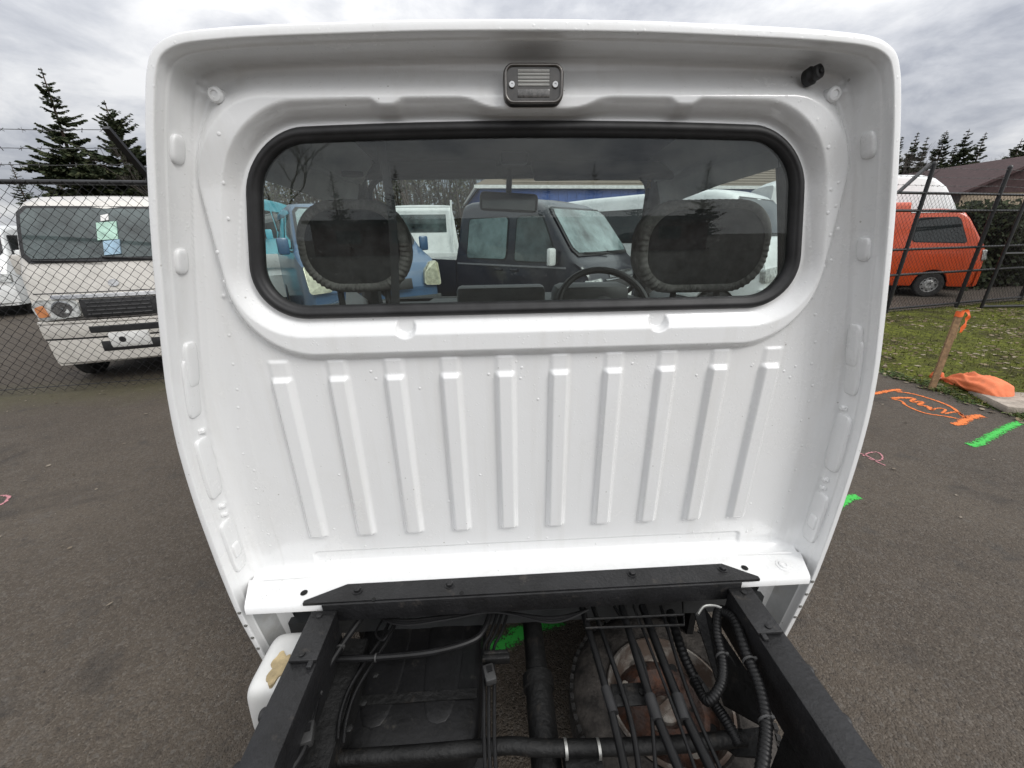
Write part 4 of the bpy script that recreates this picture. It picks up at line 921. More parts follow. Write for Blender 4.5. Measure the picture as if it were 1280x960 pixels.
    def windscreen(s, z0, z1, fr=0.92, m=None, name='windscreen'):
        for nm, ins, off, mm in (('windscreen_surround', 0.0, 0.010, BLK), (name, 0.035, 0.016, m or VG)):
            a, c = z0+ins, z1-ins*0.8; V = []; nu, nv = 14, 8
            for j in range(nv+1):
                z = a+(c-a)*j/nv; x = s.xfront(z)
                wl = s.w(x)*(0.985+(s.tum-0.985)*min(max((z-s.belt)/(s.ztop-s.belt), 0), 1))*fr-ins
                # rounded corners
                e = min(j, nv-j)/nv; wl -= 0.05*max(0, 1-e/0.14)**2
                for i in range(nu+1):
                    y = wl*(-1+2*i/nu); drop = (x+0.0)
                    zz = z; xx = s.xfront(z)
                    V.append((-s.bend(xx, y)+off, y, zz+off*0.5))
            Fc = [(j*(nu+1)+i, j*(nu+1)+i+1, (j+1)*(nu+1)+i+1, (j+1)*(nu+1)+i) for j in range(nv) for i in range(nu)]
            mk(nm, V, Fc, mm, s.root)
    def front(s, name, poly, m, off=0.008, depth=0.05, parent=None, smooth=False):
        """polygon in (y, z) on the nose"""
        n = len(poly); V = [(-s.bend(s.xfront(z), y)+off, y, z) for y, z in poly] + [(-s.bend(s.xfront(z), y)-depth, y, z) for y, z in poly]
        return fixn(mk(name, V, [tuple(range(n)), tuple(range(n, 2*n))[::-1]] + [(i, (i+1) % n, n+(i+1) % n, n+i) for i in range(n)], m, parent or s.root, smooth=smooth))
    def strip(s, name, y0, y1, z0, z1, m, off=0.012, n=10, parent=None, r=0.0):
        """bar across the nose that follows its curve"""
        V = []; 
        for i in range(n+1):
            y = y0+(y1-y0)*i/n
            for z, o_ in ((z0, -0.04), (z0, off*0.6), (z0*0.8+z1*0.2, off), (z0*0.2+z1*0.8, off), (z1, off*0.6), (z1, -0.04)): V.append((-s.bend(s.xfront(z), y)+o_, y, z))
        Fc = [(i*6+j, i*6+j+1, (i+1)*6+j+1, (i+1)*6+j) for i in range(n) for j in range(5)] + [tuple(range(6)), tuple(range(n*6, n*6+6))]
        return fixn(mk(name, V, Fc, m, parent or s.root, sharp=30))
    def mirror(s, x, z, m, sides=(-1, 1)):
        for sy in sides:
            y = sy*(s.side_y(x, z)+0.11); b = MB(); b.box(s.pt3(x, y, z+0.02), (0.06, 0.13, 0.20), bev=0.025); o = b.build('door_mirror', m, s.root)
            b = MB(); b.tube([s.pt3(x, y-sy*0.02, z-0.03), s.pt3(x, y-sy*0.13, z-0.06)], 0.012, 6); b.build('mirror_arm', BLK, o)
            b = MB(); b.box(tuple(np.array(s.pt3(x, y, z+0.02))+np.array((-0.031, 0, 0))), (0.002, 0.11, 0.17)); b.build('mirror_glass', mat('vehicle_mirror', (0.3, 0.32, 0.33), 0.05, metal=0.8), o)
    def seam(s, pts, sides=(-1, 1)):
        s.patch_side('panel_gap', pts, BLK, sides, 0.0015)
    def handle(s, x, z, m, sides=(-1, 1)):
        for sy in sides:
            b = MB(); b.box(s.pt3(x, sy*(s.side_y(x, z)+0.012), z), (0.13, 0.025, 0.028), bev=0.008); b.build('door_handle', m, s.root)
    def wiper(s, z, y0, y1, dz):
        a = (-s.bend(s.xfront(z), y0)+0.04, y0, z+0.01); c = (-s.bend(s.xfront(z+dz), y1)+0.035, y1, z+dz)
        b = MB(); b.tube([a, c], 0.009, 6); b.build('wiper', BLK, s.root)
KT = [(0, 0.72), (0.02, 0.86), (0.07, 0.99), (0.15, 1.12), (0.22, 1.185), (0.36, 1.36), (0.50, 1.53), (0.60, 1.645), (0.68, 1.705), (0.80, 1.745), (1.0, 1.775), (1.5, 1.80), (2.4, 1.80), (3.0, 1.78), (3.16, 1.735), (3.23, 1.62), (3.27, 1.35), (3.3, 0.95)]
def scale_top(top, L0, L1, H0, H1, lift=0.0):
    return [((x if x < 1.2 else 1.2+(x-1.2)*(L1-1.2)/(L0-1.2)), z*H1/H0+lift) for x, z in top]
R = math.radians
# ---- silver-white van behind the left fence, nose towards us
sv_dir = math.atan2(-0.9877, 0.1565)
fn = Vector((0.1565, -0.9877)); fu = Vector((0.9877, 0.1565))
fc = Vector((-3.80, 4.06))
SIL = carpaint('pearl_white_paint', (0.60, 0.575, 0.53), 0.3)
v = Van('parked_van', 'silver white van with hanging windscreen papers, parked nose to the left chain-link fence', 'van', (-3.80, 4.17), math.atan2(-math.cos(math.radians(18)), math.sin(math.radians(18))), SIL, top=[(0, 0.74), (0.02, 0.90), (0.05, 1.02), (0.09, 1.15), (0.13, 1.235), (0.22, 1.42), (0.32, 1.62), (0.39, 1.745), (0.47, 1.81), (0.62, 1.86), (0.9, 1.89), (1.5, 1.91), (3.1, 1.89), (3.25, 1.75), (3.35, 1.0)], Lg=3.35, hw=0.77, belt=1.12, tumble=0.93)
v.windscreen(1.235, 1.76, 0.955, VG2)
v.strip('chrome_grille_bar', -0.52, 0.52, 0.90, 0.945, CHR, 0.02)
v.strip('grille', -0.31, 0.31, 0.725, 0.892, BLK, 0.012)
for k in range(4): v.strip('grille_slat', -0.26, 0.26, 0.742+k*0.037, 0.757+k*0.037, mat('dark_chrome', (0.12, 0.12, 0.12), 0.3, metal=0.7), 0.024)
v.strip('chrome_trim', -0.46, 0.46, 0.700, 0.720, CHR, 0.018)
for sy in (-1, 1):
    pl = v.rpoly([(sy*0.315, 0.735), (sy*0.66, 0.70), (sy*0.70, 0.85), (sy*0.64, 0.905), (sy*0.32, 0.89)], 0.04); hl = v.front('headlight', pl, HLM, 0.022)
    b = MB(); c = (-v.bend(0.02, sy*0.45)+0.028, sy*0.45, 0.81); b.lathe([(0.082, 0.0), (0.082, 0.010), (0.068, 0.014), (0.03, 0.004), (0.0, 0.010)], c, 'X', 24); b.build('lamp_bowl', mat('lamp_bowl', (0.35, 0.36, 0.37), 0.1, metal=0.8, var=0.3, scale=30), hl)
    v.front('turn_signal', v.rpoly([(sy*0.57, 0.745), (sy*0.655, 0.735), (sy*0.675, 0.83), (sy*0.60, 0.855)], 0.02), AMB, 0.030, parent=hl)
v.strip('bumper_lip', -0.70, 0.70, 0.665, 0.692, SIL, 0.022)
v.strip('bumper_groove', -0.70, 0.70, 0.505, 0.520, BLK, 0.004)
v.strip('bumper_face', -0.70, 0.70, 0.522, 0.662, SIL, 0.018)
v.strip('bumper_lower', -0.68, 0.68, 0.27, 0.503, SIL, 0.014)
v.strip('bumper_intake', -0.30, 0.30, 0.555, 0.635, BLK, 0.024)
v.strip('lower_intake', -0.25, 0.25, 0.36, 0.47, BLK, 0.020)
v.strip('number_plate', -0.165, 0.165, 0.40, 0.555, PLT, 0.035)
pp = v.front('plate_emblem', [(0.03*math.cos(a)-0.06, 0.03*math.sin(a)+0.48) for a in np.linspace(0, 2*math.pi, 14)[:-1]], BLK, 0.037)
v.wiper(1.235, -0.05, -0.60, 0.03); v.wiper(1.235, 0.50, -0.05, 0.05)
v.strip('bonnet_gap', -0.66, 0.66, 0.955, 0.963, BLK, 0.004)
v.front('badge', [(0.045*math.cos(a), 0.035*math.sin(a)+1.04) for a in np.linspace(0, 2*math.pi, 14)[:-1]], CHR, 0.016)
# papers hanging inside the glass, seen through it
z0 = 1.62; PAP = mat('green_paper', (0.42, 0.62, 0.52), 0.8, var=0.2); PAP2 = mat('blue_paper', (0.35, 0.50, 0.62), 0.8, var=0.2)
for nm, ya, yb, za, zb_, mm in (('hanging_paper', 0.09, -0.07, 1.62, 1.45, PAP), ('hanging_paper', 0.10, -0.03, 1.447, 1.31, PAP2), ('hanging_tag', 0.03, -0.03, 1.69, 1.63, PLT)):
    poly = [(ya, za), (yb, za-0.015), (yb, zb_-0.01), (ya, zb_)]
    v.front(nm, poly, mm, 0.034, 0.0)
v.window([(0.32, 1.14), (1.35, 1.14), (1.35, 1.68), (0.55, 1.68)]); v.window([(1.42, 1.14), (2.3, 1.14), (2.3, 1.62), (1.42, 1.62)]); v.window([(2.38, 1.14), (3.15, 1.14), (3.08, 1.62), (2.38, 1.62)])
v.mirror(0.42, 1.20, SIL)
# ---- turquoise van roof behind it, far white car
TUR = carpaint('turquoise_paint', (0.10, 0.42, 0.52)); WHT = carpaint('plain_white_paint', (0.70, 0.71, 0.70))
def simple_van(name, label, cat, loc, heading, paint, L=3.35, H=1.83, gl=VG, group=None, **kw):
    v = Van(name, label, cat, loc, heading, paint, top=scale_top(KT, 3.3, L, 1.80, H), Lg=L, axles=(0.62, L-0.6), belt=kw.get('belt', 1.08)*H/1.83, hw=kw.get('hw', 0.735), wr=kw.get('wr', 0.265))
    k = H/1.83
    v.windscreen(1.225*k, 1.69*k, 0.95, gl)
    v.strip('grille', -0.42, 0.42, 0.74*k, 0.87*k, BLK, 0.012)
    for sy in (-1, 1): v.front('headlight', v.rpoly([(sy*v.hw*0.60, 0.72*k), (sy*v.hw*0.94, 0.70*k), (sy*v.hw*0.95, 0.86*k), (sy*v.hw*0.60, 0.88*k)], 0.03), HLM, 0.02)
    v.strip('bumper', -v.hw*0.95, v.hw*0.95, 0.30*k, 0.62*k, paint if kw.get('cbump', True) else BLK, 0.02)
    v.strip('number_plate', -0.165, 0.165, 0.40*k, 0.54*k, PLT, 0.03)
    m = L-2.0
    e = [0.42, 1.35, 1.42, 1.42+(L-1.62)*0.53, 1.42+(L-1.62)*0.53+0.07, L-0.17]
    v.window([(e[0], 1.15*k), (e[1], 1.15*k), (e[1], 1.62*k), (0.72, 1.62*k)], m=gl); v.window([(e[2], 1.15*k), (e[3], 1.15*k), (e[3], 1.62*k), (e[2], 1.62*k)], m=gl); v.window([(e[4], 1.15*k), (e[5], 1.15*k), (e[5]-0.06, 1.62*k), (e[4], 1.62*k)], m=gl)
    v.seam([(e[1]+0.03, 0.36), (e[1]+0.04, 0.36), (e[1]+0.04, 1.66*k), (e[1]+0.03, 1.66*k)])
    v.seam([(e[3]+0.03, 0.36), (e[3]+0.04, 0.36), (e[3]+0.04, 1.66*k), (e[3]+0.03, 1.66*k)])
    v.mirror(0.42, 1.20*k, paint); v.handle(1.22, 1.02*k, paint); v.handle(1.55, 1.02*k, paint)
    return v
simple_van('parked_van', 'turquoise van parked directly behind the silver white van', 'van', (-5.5, 8.6), sv_dir, TUR, H=2.30)
simple_van('parked_van', 'plain white van far behind the left fence, beyond the silver van', 'van', (-10.3, 8.2), R(-62), WHT, H=1.80)
# ---- navy crew-cab deck van seen through the cab glass
NAV = carpaint('navy_paint', (0.005, 0.006, 0.014), 0.05)
nt_ = [(0, 0.74), (0.02, 0.88), (0.07, 1.0), (0.16, 1.10), (0.25, 1.16), (0.40, 1.33), (0.56, 1.52), (0.68, 1.66), (0.78, 1.74), (0.92, 1.80), (1.15, 1.85), (1.6, 1.875), (2.1, 1.87), (2.22, 1.84), (2.27, 1.70), (2.33, 1.15), (2.36, 1.09), (3.35, 1.08), (3.38, 1.0)]
nh = R(-44)
v = Van('deck_van', 'navy crew-cab van with short open rear deck, seen through the truck window', 'van', (1.66, 4.95), nh, NAV, top=nt_, Lg=3.4, axles=(0.62, 2.9))
v.windscreen(1.18, 1.74, 0.95, mat('pale_screen_glass', (0.20, 0.26, 0.26), 0.05, var=0.4, scale=2.0))
v.window([(0.46, 1.10), (1.22, 1.10), (1.22, 1.66), (0.80, 1.66)], 0.07, VG2); v.window([(1.34, 1.12), (2.13, 1.12), (2.10, 1.66), (1.34, 1.66)], 0.07, mat('reflecting_side_glass', (0.16, 0.22, 0.22), 0.05, var=0.4, scale=2.0))
v.strip('front_panel_chrome', -0.30, 0.30, 0.93, 1.0, CHR, 0.014)
v.strip('bumper', -0.70, 0.70, 0.30, 0.62, NAV, 0.02); v.strip('number_plate', -0.165, 0.165, 0.62, 0.78, PLT, 0.035); v.strip('grille', -0.42, 0.42, 0.80, 0.90, BLK, 0.012)
for sy in (-1, 1): v.front('headlight', v.rpoly([(sy*0.47, 0.78), (sy*0.70, 0.76), (sy*0.70, 0.92), (sy*0.48, 0.94)], 0.03), HLM, 0.02)
v.mirror(0.50, 1.16, WHT); v.handle(1.20, 1.0, NAV); v.handle(1.48, 1.0, NAV)
v.strip('chrome_trim', -0.4, 0.4, 0.905, 0.92, CHR, 0.02)
v.wiper(1.19, 0.5, 0.0, 0.03); v.wiper(1.19, 0.0, -0.5, 0.03)
v.seam([(1.27, 0.36), (1.28, 0.36), (1.28, 1.70), (1.27, 1.70)]); v.patch_side('side_moulding', [(0.35, 1.045), (2.3, 1.045), (2.3, 1.065), (0.35, 1.065)], mat('grey_moulding', (0.18, 0.18, 0.19), 0.4), off=0.012)
v.patch_side('deck_board', [(2.34, 0.62), (3.36, 0.62), (3.36, 1.10), (2.34, 1.10)], NAV, off=0.02)
# ---- blue van, left of it
BLU = carpaint('steel_blue_paint', (0.055, 0.115, 0.21), 0.2)
bt = [(0, 0.82), (0.03, 1.0), (0.10, 1.10), (0.30, 1.18), (0.62, 1.26), (0.72, 1.30), (0.95, 1.52), (1.15, 1.70), (1.30, 1.80), (1.5, 1.87), (2.0, 1.91), (3.2, 1.91), (3.9, 1.88), (4.0, 1.7), (4.05, 1.0)]
v = Van('parked_van', 'steel blue van with grey lower bumper, parked beside the navy deck van', 'van', (-1.37, 4.98), R(-60), BLU, top=bt, Lg=4.05, axles=(0.75, 3.3), hw=0.84, belt=1.22, wr=0.30)
v.windscreen(1.32, 1.82, 0.95, mat('pale_screen_glass', (0.20, 0.26, 0.26), 0.05)); v.window([(1.0, 1.30), (2.0, 1.30), (2.0, 1.74), (1.35, 1.74)]); v.window([(2.1, 1.30), (3.8, 1.30), (3.75, 1.74), (2.1, 1.74)])
v.strip('bumper', -0.80, 0.80, 0.28, 0.70, mat('grey_bumper', (0.06, 0.065, 0.065), 0.5), 0.03); v.strip('grille', -0.40, 0.40, 0.80, 0.93, BLK, 0.012)
for sy in (-1, 1): v.front('headlight', v.rpoly([(sy*0.56, 0.84), (sy*0.80, 0.82), (sy*0.815, 1.13), (sy*0.70, 1.12), (sy*0.58, 1.02)], 0.04), mat('yellowed_lens', (0.50, 0.49, 0.36), 0.10, metal=0.3, var=0.25, scale=14, coat=1.0), 0.05)
v.mirror(0.85, 1.32, BLU); v.strip('number_plate', -0.165, 0.165, 0.46, 0.60, PLT, 0.04)
# ---- big white van behind the navy one
WH2 = carpaint('minibus_white', (0.74, 0.755, 0.75), 0.15)
simple_van('white_minibus', 'white minibus with dark tinted windows behind the navy deck van', 'van', (4.3, 5.6), R(-52), WH2, L=4.7, H=2.03, hw=0.85, wr=0.31)
# ---- white light truck far off between the blue and navy vans
kt2 = [(x*1.1, z*1.17) for x, z in [(0, 0.72), (0.02, 0.9), (0.08, 1.05), (0.18, 1.2), (0.45, 1.62), (0.6, 1.74), (0.8, 1.80), (1.05, 1.82), (1.18, 1.80), (1.24, 1.70), (1.27, 1.2), (1.30, 0.74), (3.25, 0.73), (3.3, 0.6)]]
for loc, lab in (((-1.75, 11.4), 'white flatbed light truck with headboard rack, between the blue and navy vans'), ((-4.6, 12.5), 'white light truck parked behind the blue van')):
    v = Van('light_truck', lab, 'truck', loc, R(97), WHT, top=kt2, Lg=3.65, axles=(0.62, 2.8), hw=0.80, belt=1.2)
    v.windscreen(1.45, 2.0, 0.94, VG2); v.window([(0.48, 1.32), (1.20, 1.32), (1.20, 1.92), (0.75, 1.92)], m=VG2)
    b = MB(); b.box((-1.385, 0, 1.72), (0.03, 1.05, 0.40), bev=0.012); b.build('rear_window', VG2, v.root)
    for sy in (-1, 1):
        b = MB(); b.tube([(-1.48, sy*0.66, 0.80), (-1.48, sy*0.66, 2.22)], 0.022, 8); b.build('rack_post', WHT, v.root)
    b = MB(); b.tube([(-1.48, -0.66, 2.08), (-1.48, 0.66, 2.08)], 0.02, 8); b.build('rack_bar', WHT, v.root)
    v.patch_side('deck_board', [(1.40, 0.74), (3.33, 0.74), (3.33, 1.02), (1.40, 1.02)], WHT, off=0.02) if False else None
    for sy in (-1, 1):
        b = MB(); b.box((-2.55, sy*0.76, 1.0), (2.1, 0.03, 0.28), bev=0.006); b.build('deck_board', WHT, v.root)
    b = MB(); b.box((-3.62, 0, 1.0), (0.03, 1.40, 0.28), bev=0.006); b.build('tailboard', WHT, v.root)
    for sy in (-1, 1): v.front('headlight', v.rpoly([(sy*0.45, 0.72), (sy*0.68, 0.70), (sy*0.69, 0.86), (sy*0.45, 0.86)], 0.03), HLM, 0.02)
# ---- orange van behind the right fence
ORG = carpaint('orange_red_paint', (0.55, 0.066, 0.012), 0.15)
oh = R(-22)
wc = onZ(1155, 371, 0.0); fd = np.array([math.cos(oh), math.sin(oh), 0])
ofr = wc + fd*0.86 + np.array([math.sin(oh)*-1, math.cos(oh), 0])*0.70
ot = [(0, 0.76), (0.02, 0.92), (0.07, 1.06), (0.14, 1.15), (0.34, 1.42), (0.50, 1.64), (0.60, 1.74), (0.74, 1.80), (1.0, 1.83), (1.52, 1.83), (1.56, 1.84), (1.58, 1.98), (3.1, 1.99), (3.25, 1.95), (3.3, 0.95)]
v = Van('parked_van', 'orange red van with raised rear box behind the right fence', 'van', (ofr[0], ofr[1]), oh, ORG, top=ot, Lg=3.35, axles=(0.86, 2.75))
v.windscreen(1.22, 1.76, 0.95, VG); v.window([(0.42, 1.13), (1.42, 1.16), (1.42, 1.66), (0.70, 1.66)], 0.09, VG)
v.strip('bumper', -0.70, 0.70, 0.26, 0.60, ORG, 0.02)
for sy in (-1, 1): v.front('headlight', v.rpoly([(sy*0.50, 0.80), (sy*0.70, 0.78), (sy*0.70, 1.0), (sy*0.52, 1.0)], 0.03), HLM, 0.02)
v.mirror(0.45, 1.20, ORG, sides=(1,)); v.handle(1.40, 1.02, ORG); v.seam([(1.52, 0.36), (1.53, 0.36), (1.53, 1.75), (1.52, 1.75)]); v.patch_side('roof_gutter', [(0.62, 1.745), (1.55, 1.755), (1.55, 1.775), (0.66, 1.765)], WHT, off=0.012)
v.patch_side('body_crease', [(0.15, 0.84), (3.2, 0.84), (3.2, 0.85), (0.15, 0.85)], ORG, off=0.008)
p = onY(1186, 236, 10.4)
ht = [(0, 0.9), (0.03, 1.15), (0.15, 1.30), (0.5, 1.55), (0.8, 2.05), (1.05, 2.40), (1.3, 2.58), (1.6, 2.66), (2.4, 2.70), (4.6, 2.68), (4.85, 2.55), (4.95, 1.0)]
v = Van('high_roof_van', 'tall white high-roof van standing behind the orange van', 'van', (p[0]+0.55, 10.4), R(-14), WH2, top=ht, Lg=4.95, axles=(0.85, 3.9), hw=0.95, belt=1.35, wr=0.33, tumble=0.84)
v.windscreen(1.45, 2.0, 0.92, VG); v.window([(1.0, 1.42), (1.9, 1.42), (1.9, 1.86), (1.2, 1.86)], m=VG); v.strip('bumper', -0.88, 0.88, 0.3, 0.7, BLK, 0.02)
for sy in (-1, 1): v.front('headlight', v.rpoly([(sy*0.6, 0.85), (sy*0.86, 0.83), (sy*0.87, 1.05), (sy*0.62, 1.05)], 0.03), HLM, 0.02)
# ================================================================== fences
def chain_link(name, p0, u, length, z0, z1, pw, parent, r=0.0024):
    """real zigzag wires; each wire interlocks with its neighbour"""
    nw = int(length/(pw/2)); nz = int((z1-z0)/(pw/2)); V = []; Fc = []
    n_ = np.array([-u[1], u[0], 0.0]); uu = np.array([u[0], u[1], 0.0])
    for i in range(nw):
        for k in range(nz+1):
            s_ = (i + ((k+i) % 2))*pw/2; off = r*1.1*(1 if (k+i) % 2 else -1)
            jit = 0.0025*math.sin(i*1.7+k*0.9)
            c = np.array([p0[0], p0[1], 0]) + uu*(s_+jit) + n_*(off+0.012*math.sin(s_*1.3)) + np.array([0, 0, z0+k*pw/2+0.002*math.sin(i*0.8)])
            b_ = len(V)
            for a in (0, 2.094, 4.189): V.append(tuple(c + uu*math.cos(a)*r*1.2 + n_*math.sin(a)*r))
            if k: Fc += [(b_-3+j, b_-3+(j+1) % 3, b_+(j+1) % 3, b_+j) for j in range(3)]
    o = mk(name, V, Fc, ALU, parent, smooth=True); o['kind'] = 'stuff'; return o
def fence(label, p0, u, length, posts, ztop, rails, pw, arms=None, barbs=(), zb=0.03, zmesh=None, bottom_wire=True):
    root = tag(empty('chain_link_fence', (0, 0, 0)), label, 'fence')
    P = lambda s, z, n=0.0: (p0[0]+u[0]*s-(-u[1])*0 + (u[1])*n, p0[1]+u[1]*s - u[0]*n, z)      # n towards the camera side
    for s, zt in posts:
        b = MB(); b.tube([P(s, -0.02), P(s, zt)], 0.030, 12); b.lathe([(0.034, 0.0), (0.034, 0.02), (0.02, 0.04), (0, 0.045)], P(s, zt-0.005), 'Z', 12); b.build('post', ALU, root)
    for z in rails:
        b = MB(); b.tube([P(0, z), P(length, z)], 0.021, 10); b.build('rail', ALU, root)
    chain_link('chain_link_mesh', P(0, 0, 0.026), u, length, zb, zmesh or ztop+0.045, pw, root)
    if bottom_wire:
        b = MB(); b.tube([P(0, zb+0.05, 0.02), P(length, zb+0.05, 0.02)], 0.004, 6); b.build('tension_wire', ALU, root)
    for (a, c) in arms or []:
        b = MB(); b.box(((a[0]+c[0])/2, (a[1]+c[1])/2, (a[2]+c[2])/2), (0.050, 0.030, math.dist(a, c)), R=(Vector(c)-Vector(a)).to_track_quat('Z', 'Y').to_matrix()); b.build('barb_arm', ALU, root, smooth=False)
    for (a, c) in barbs:
        a, c = Vector(a), Vector(c); n = 40; b = MB()
        pts = [a.lerp(c, i/n) + Vector((0, 0, -0.02*math.sin(math.pi*((i/n*3) % 1)) + 0.004*rnd.uniform(-1, 1))) for i in range(n+1)]
        b.tube(pts, 0.0026, 5)
        d = (c-a).length; k = int(d/0.13)
        for i in range(k):
            q = a.lerp(c, (i+0.5)/k) + Vector((0, 0, -0.02*math.sin(math.pi*(((i+0.5)/k*3) % 1))))
            for _ in range(2):
                w_ = Vector((rnd.uniform(-1, 1), rnd.uniform(-1, 1), rnd.uniform(-1, 1))).normalized()*0.020; b.tube([q-w_, q+w_], 0.0018, 4)
        b.build('barbed_wire', WIRE, root)
    return root
# left fence
ul = (0.9877, 0.1565); s_end = 8.0
e0 = np.array([-3.055, 4.083]); p0 = e0 - np.array(ul)*s_end
nl = np.array([0.1565, -0.9877])
armb = (e0[0], e0[1], 1.95); armt = (e0[0]+nl[0]*0.33-0.02, e0[1]+nl[1]*0.33, 2.27)
barbs = []; 
for (py, t) in ((149, 0.95), (176, 0.62), (199, 0.30)):
    q = np.array([e0[0]+nl[0]*0.33*t, e0[1]+nl[1]*0.33*t, 1.95+0.32*t])
    barbs.append((tuple(q - np.array([ul[0], ul[1], 0])*s_end), tuple(q)))
arm2 = [(tuple(np.array(armb)-np.array([ul[0], ul[1], 0])*s), tuple(np.array(armt)-np.array([ul[0], ul[1], 0])*s)) for s in (0.0, 2.6, 5.2, 7.8)]
fence('black chain-link fence with barbed wire in front of the silver white van', p0, ul, s_end, [(s_end, 1.96), (s_end-2.6, 1.93), (s_end-5.2, 1.93), (0.2, 1.93)], 1.90, [1.915], 0.088, arm2, barbs)
# right fence
ur = np.array([0.9722, 0.2341]); q0 = np.array([6.89, 6.49]) - ur*1.9; Lr = 11.0
PR = lambda s, z: (q0[0]+ur[0]*s, q0[1]+ur[1]*s, z)
bz = [(PR(0, z), PR(Lr, z)) for z in (2.08, 2.20, 2.33)]
fence('black chain-link fence with several rails and barbed wire in front of the orange van', q0, tuple(ur), Lr, [(0.1, 2.36), (1.9, 2.36), (3.77, 2.36), (5.7, 2.36), (7.6, 2.36), (9.6, 2.36)], 1.955, [1.955, 1.70, 1.11, 0.70, 0.12], 0.088,
      [(PR(1.30, 1.96), PR(1.80, 2.36))], bz)
# leaning brace posts of the gate standing open against that fence
gt = tag(empty('fence_gate', (0, 0, 0)), 'black pipe and mesh gate swung open against the right fence', 'gate')
ga, gb = np.array([8.95, 6.72]), np.array([11.6, 6.6]); gu = (gb-ga)/np.linalg.norm(gb-ga)
for p in (ga, gb, (ga+gb)/2):
    b = MB(); b.tube([(p[0], p[1], 0.05), (p[0], p[1], 1.86)], 0.024, 10); b.build('upright', ALU, gt)
for z in (0.08, 1.0, 1.84):
    b = MB(); b.tube([(ga[0], ga[1], z), (gb[0], gb[1], z)], 0.022, 10); b.build('bar', ALU, gt)
chain_link('gate_mesh', ga, gu, float(np.linalg.norm(gb-ga)), 0.1, 1.82, 0.088, gt)

# ================================================================== verge: moss, grass, leaves
def moss():
    m, nt, b = base('mossy_turf'); t = N(nt, 'ShaderNodeTexCoord'); P = t.outputs['Object']
    n = N(nt, 'ShaderNodeTexNoise'); n.inputs['Scale'].default_value = 2.4; n.inputs['Detail'].default_value = 9; n.inputs['Roughness'].default_value = 0.7; L(nt, P, n.inputs['Vector'])
    n2 = N(nt, 'ShaderNodeTexNoise'); n2.inputs['Scale'].default_value = 34; n2.inputs['Detail'].default_value = 6; L(nt, P, n2.inputs['Vector'])
    c = ramp(nt, n.outputs[0], [(0.34, (0.050, 0.042, 0.022)), (0.43, (0.080, 0.080, 0.022)), (0.54, (0.125, 0.140, 0.024)), (0.70, (0.165, 0.175, 0.034))])
    c = mix(nt, ramp(nt, n2.outputs[0], [(0.40, 0.75), (0.60, 0.0)]), c, (0.026, 0.028, 0.012))
    L(nt, c, b.inputs['Base Color']); b.inputs['Roughness'].default_value = 0.95; b.inputs['Specular IOR Level'].default_value = 0.1
    bp = N(nt, 'ShaderNodeBump'); bp.inputs['Strength'].default_value = 1.0; bp.inputs['Distance'].default_value = 0.03; L(nt, n2.outputs[0], bp.inputs['Height']); L(nt, bp.outputs[0], b.inputs['Normal'])
    return m
def edge_x(y): return 4.14 + 0.035*math.sin(y*3.1)+0.02*math.sin(y*9.7+1) + 0.03*math.sin(y*21.0)
def fence_y(x): return 6.49+(x-6.89)*0.2408
def vz(x, y): return 0.006 + 0.035*min(1, max(0, (x-edge_x(y))/0.35)) + 0.012*math.sin(x*2.1+y*1.3)*math.sin(y*2.7-x) * min(1, max(0, (x-edge_x(y))/0.5)) + 0.006*math.sin(x*11+y*7)*math.sin(y*13-x*5) * min(1, max(0, (x-edge_x(y))/0.3))
V = []; nx_, ny_ = 150, 150; Fc = []
for j in range(ny_+1):
    y_ = -1.0+(8.6+1.0)*j/ny_
    for i in range(nx_+1):
        t = (i/nx_)**1.6; x = edge_x(y_)+t*12.5; yy = min(y_, fence_y(x)+0.12)
        V.append((x, yy, vz(x, yy)))
for j in range(ny_):
    for i in range(nx_):
        a = j*(nx_+1)+i
        if abs(V[a+nx_+1][1]-V[a][1]) > 1e-6 or abs(V[a+nx_+2][1]-V[a+1][1]) > 1e-6: Fc.append((a, a+1, a+nx_+2, a+nx_+1))
vg = mk('verge', V, Fc, moss()); tag(vg, 'mossy grass verge between asphalt and right fence', 'grass', kind='structure')
def leafmat(name, cols, rough=0.8):
    m, nt, b = base(name); oi = N(nt, 'ShaderNodeNewGeometry'); c = ramp(nt, oi.outputs['Random Per Island'], [(i/(len(cols)-1), c) for i, c in enumerate(cols)]); L(nt, c, b.inputs['Base Color']); b.inputs['Roughness'].default_value = rough; b.inputs['Specular IOR Level'].default_value = 0.25; MATS[name] = m; return m
GR = leafmat('grass_blade', [(0.045, 0.055, 0.012), (0.09, 0.105, 0.02), (0.14, 0.15, 0.035), (0.19, 0.18, 0.065)])
rg = random.Random(11); V = []; Fc = []
for _ in range(26000):
    x = 4.10+ (rg.random()**1.35)*6.5; y_ = rg.uniform(1.2, 7.2)
    if y_ > fence_y(x)+0.1 or x < edge_x(y_)-0.02: continue
    if math.sin(x*1.7+1.1)*math.sin(y_*1.9) + rg.uniform(-0.9, 0.6) > 0.25: continue
    h = rg.uniform(0.012, 0.045); a = rg.uniform(0, 6.28); z = vz(x, y_)-0.003; w_ = rg.uniform(0.002, 0.006); dx, dy = math.cos(a), math.sin(a); le = rg.uniform(-0.03, 0.03); k = len(V)
    V += [(x-dx*w_, y_-dy*w_, z), (x+dx*w_, y_+dy*w_, z), (x+le*dy, y_-le*dx, z+h)]; Fc.append((k, k+1, k+2))
o = mk('grass', V, Fc, GR, smooth=False); tag(o, 'short sparse grass blades over the mossy verge', 'grass', kind='stuff')
LF = leafmat('dead_leaf', [(0.08, 0.055, 0.03), (0.14, 0.10, 0.06), (0.22, 0.17, 0.11), (0.30, 0.26, 0.19), (0.07, 0.05, 0.035)])
V = []; Fc = []
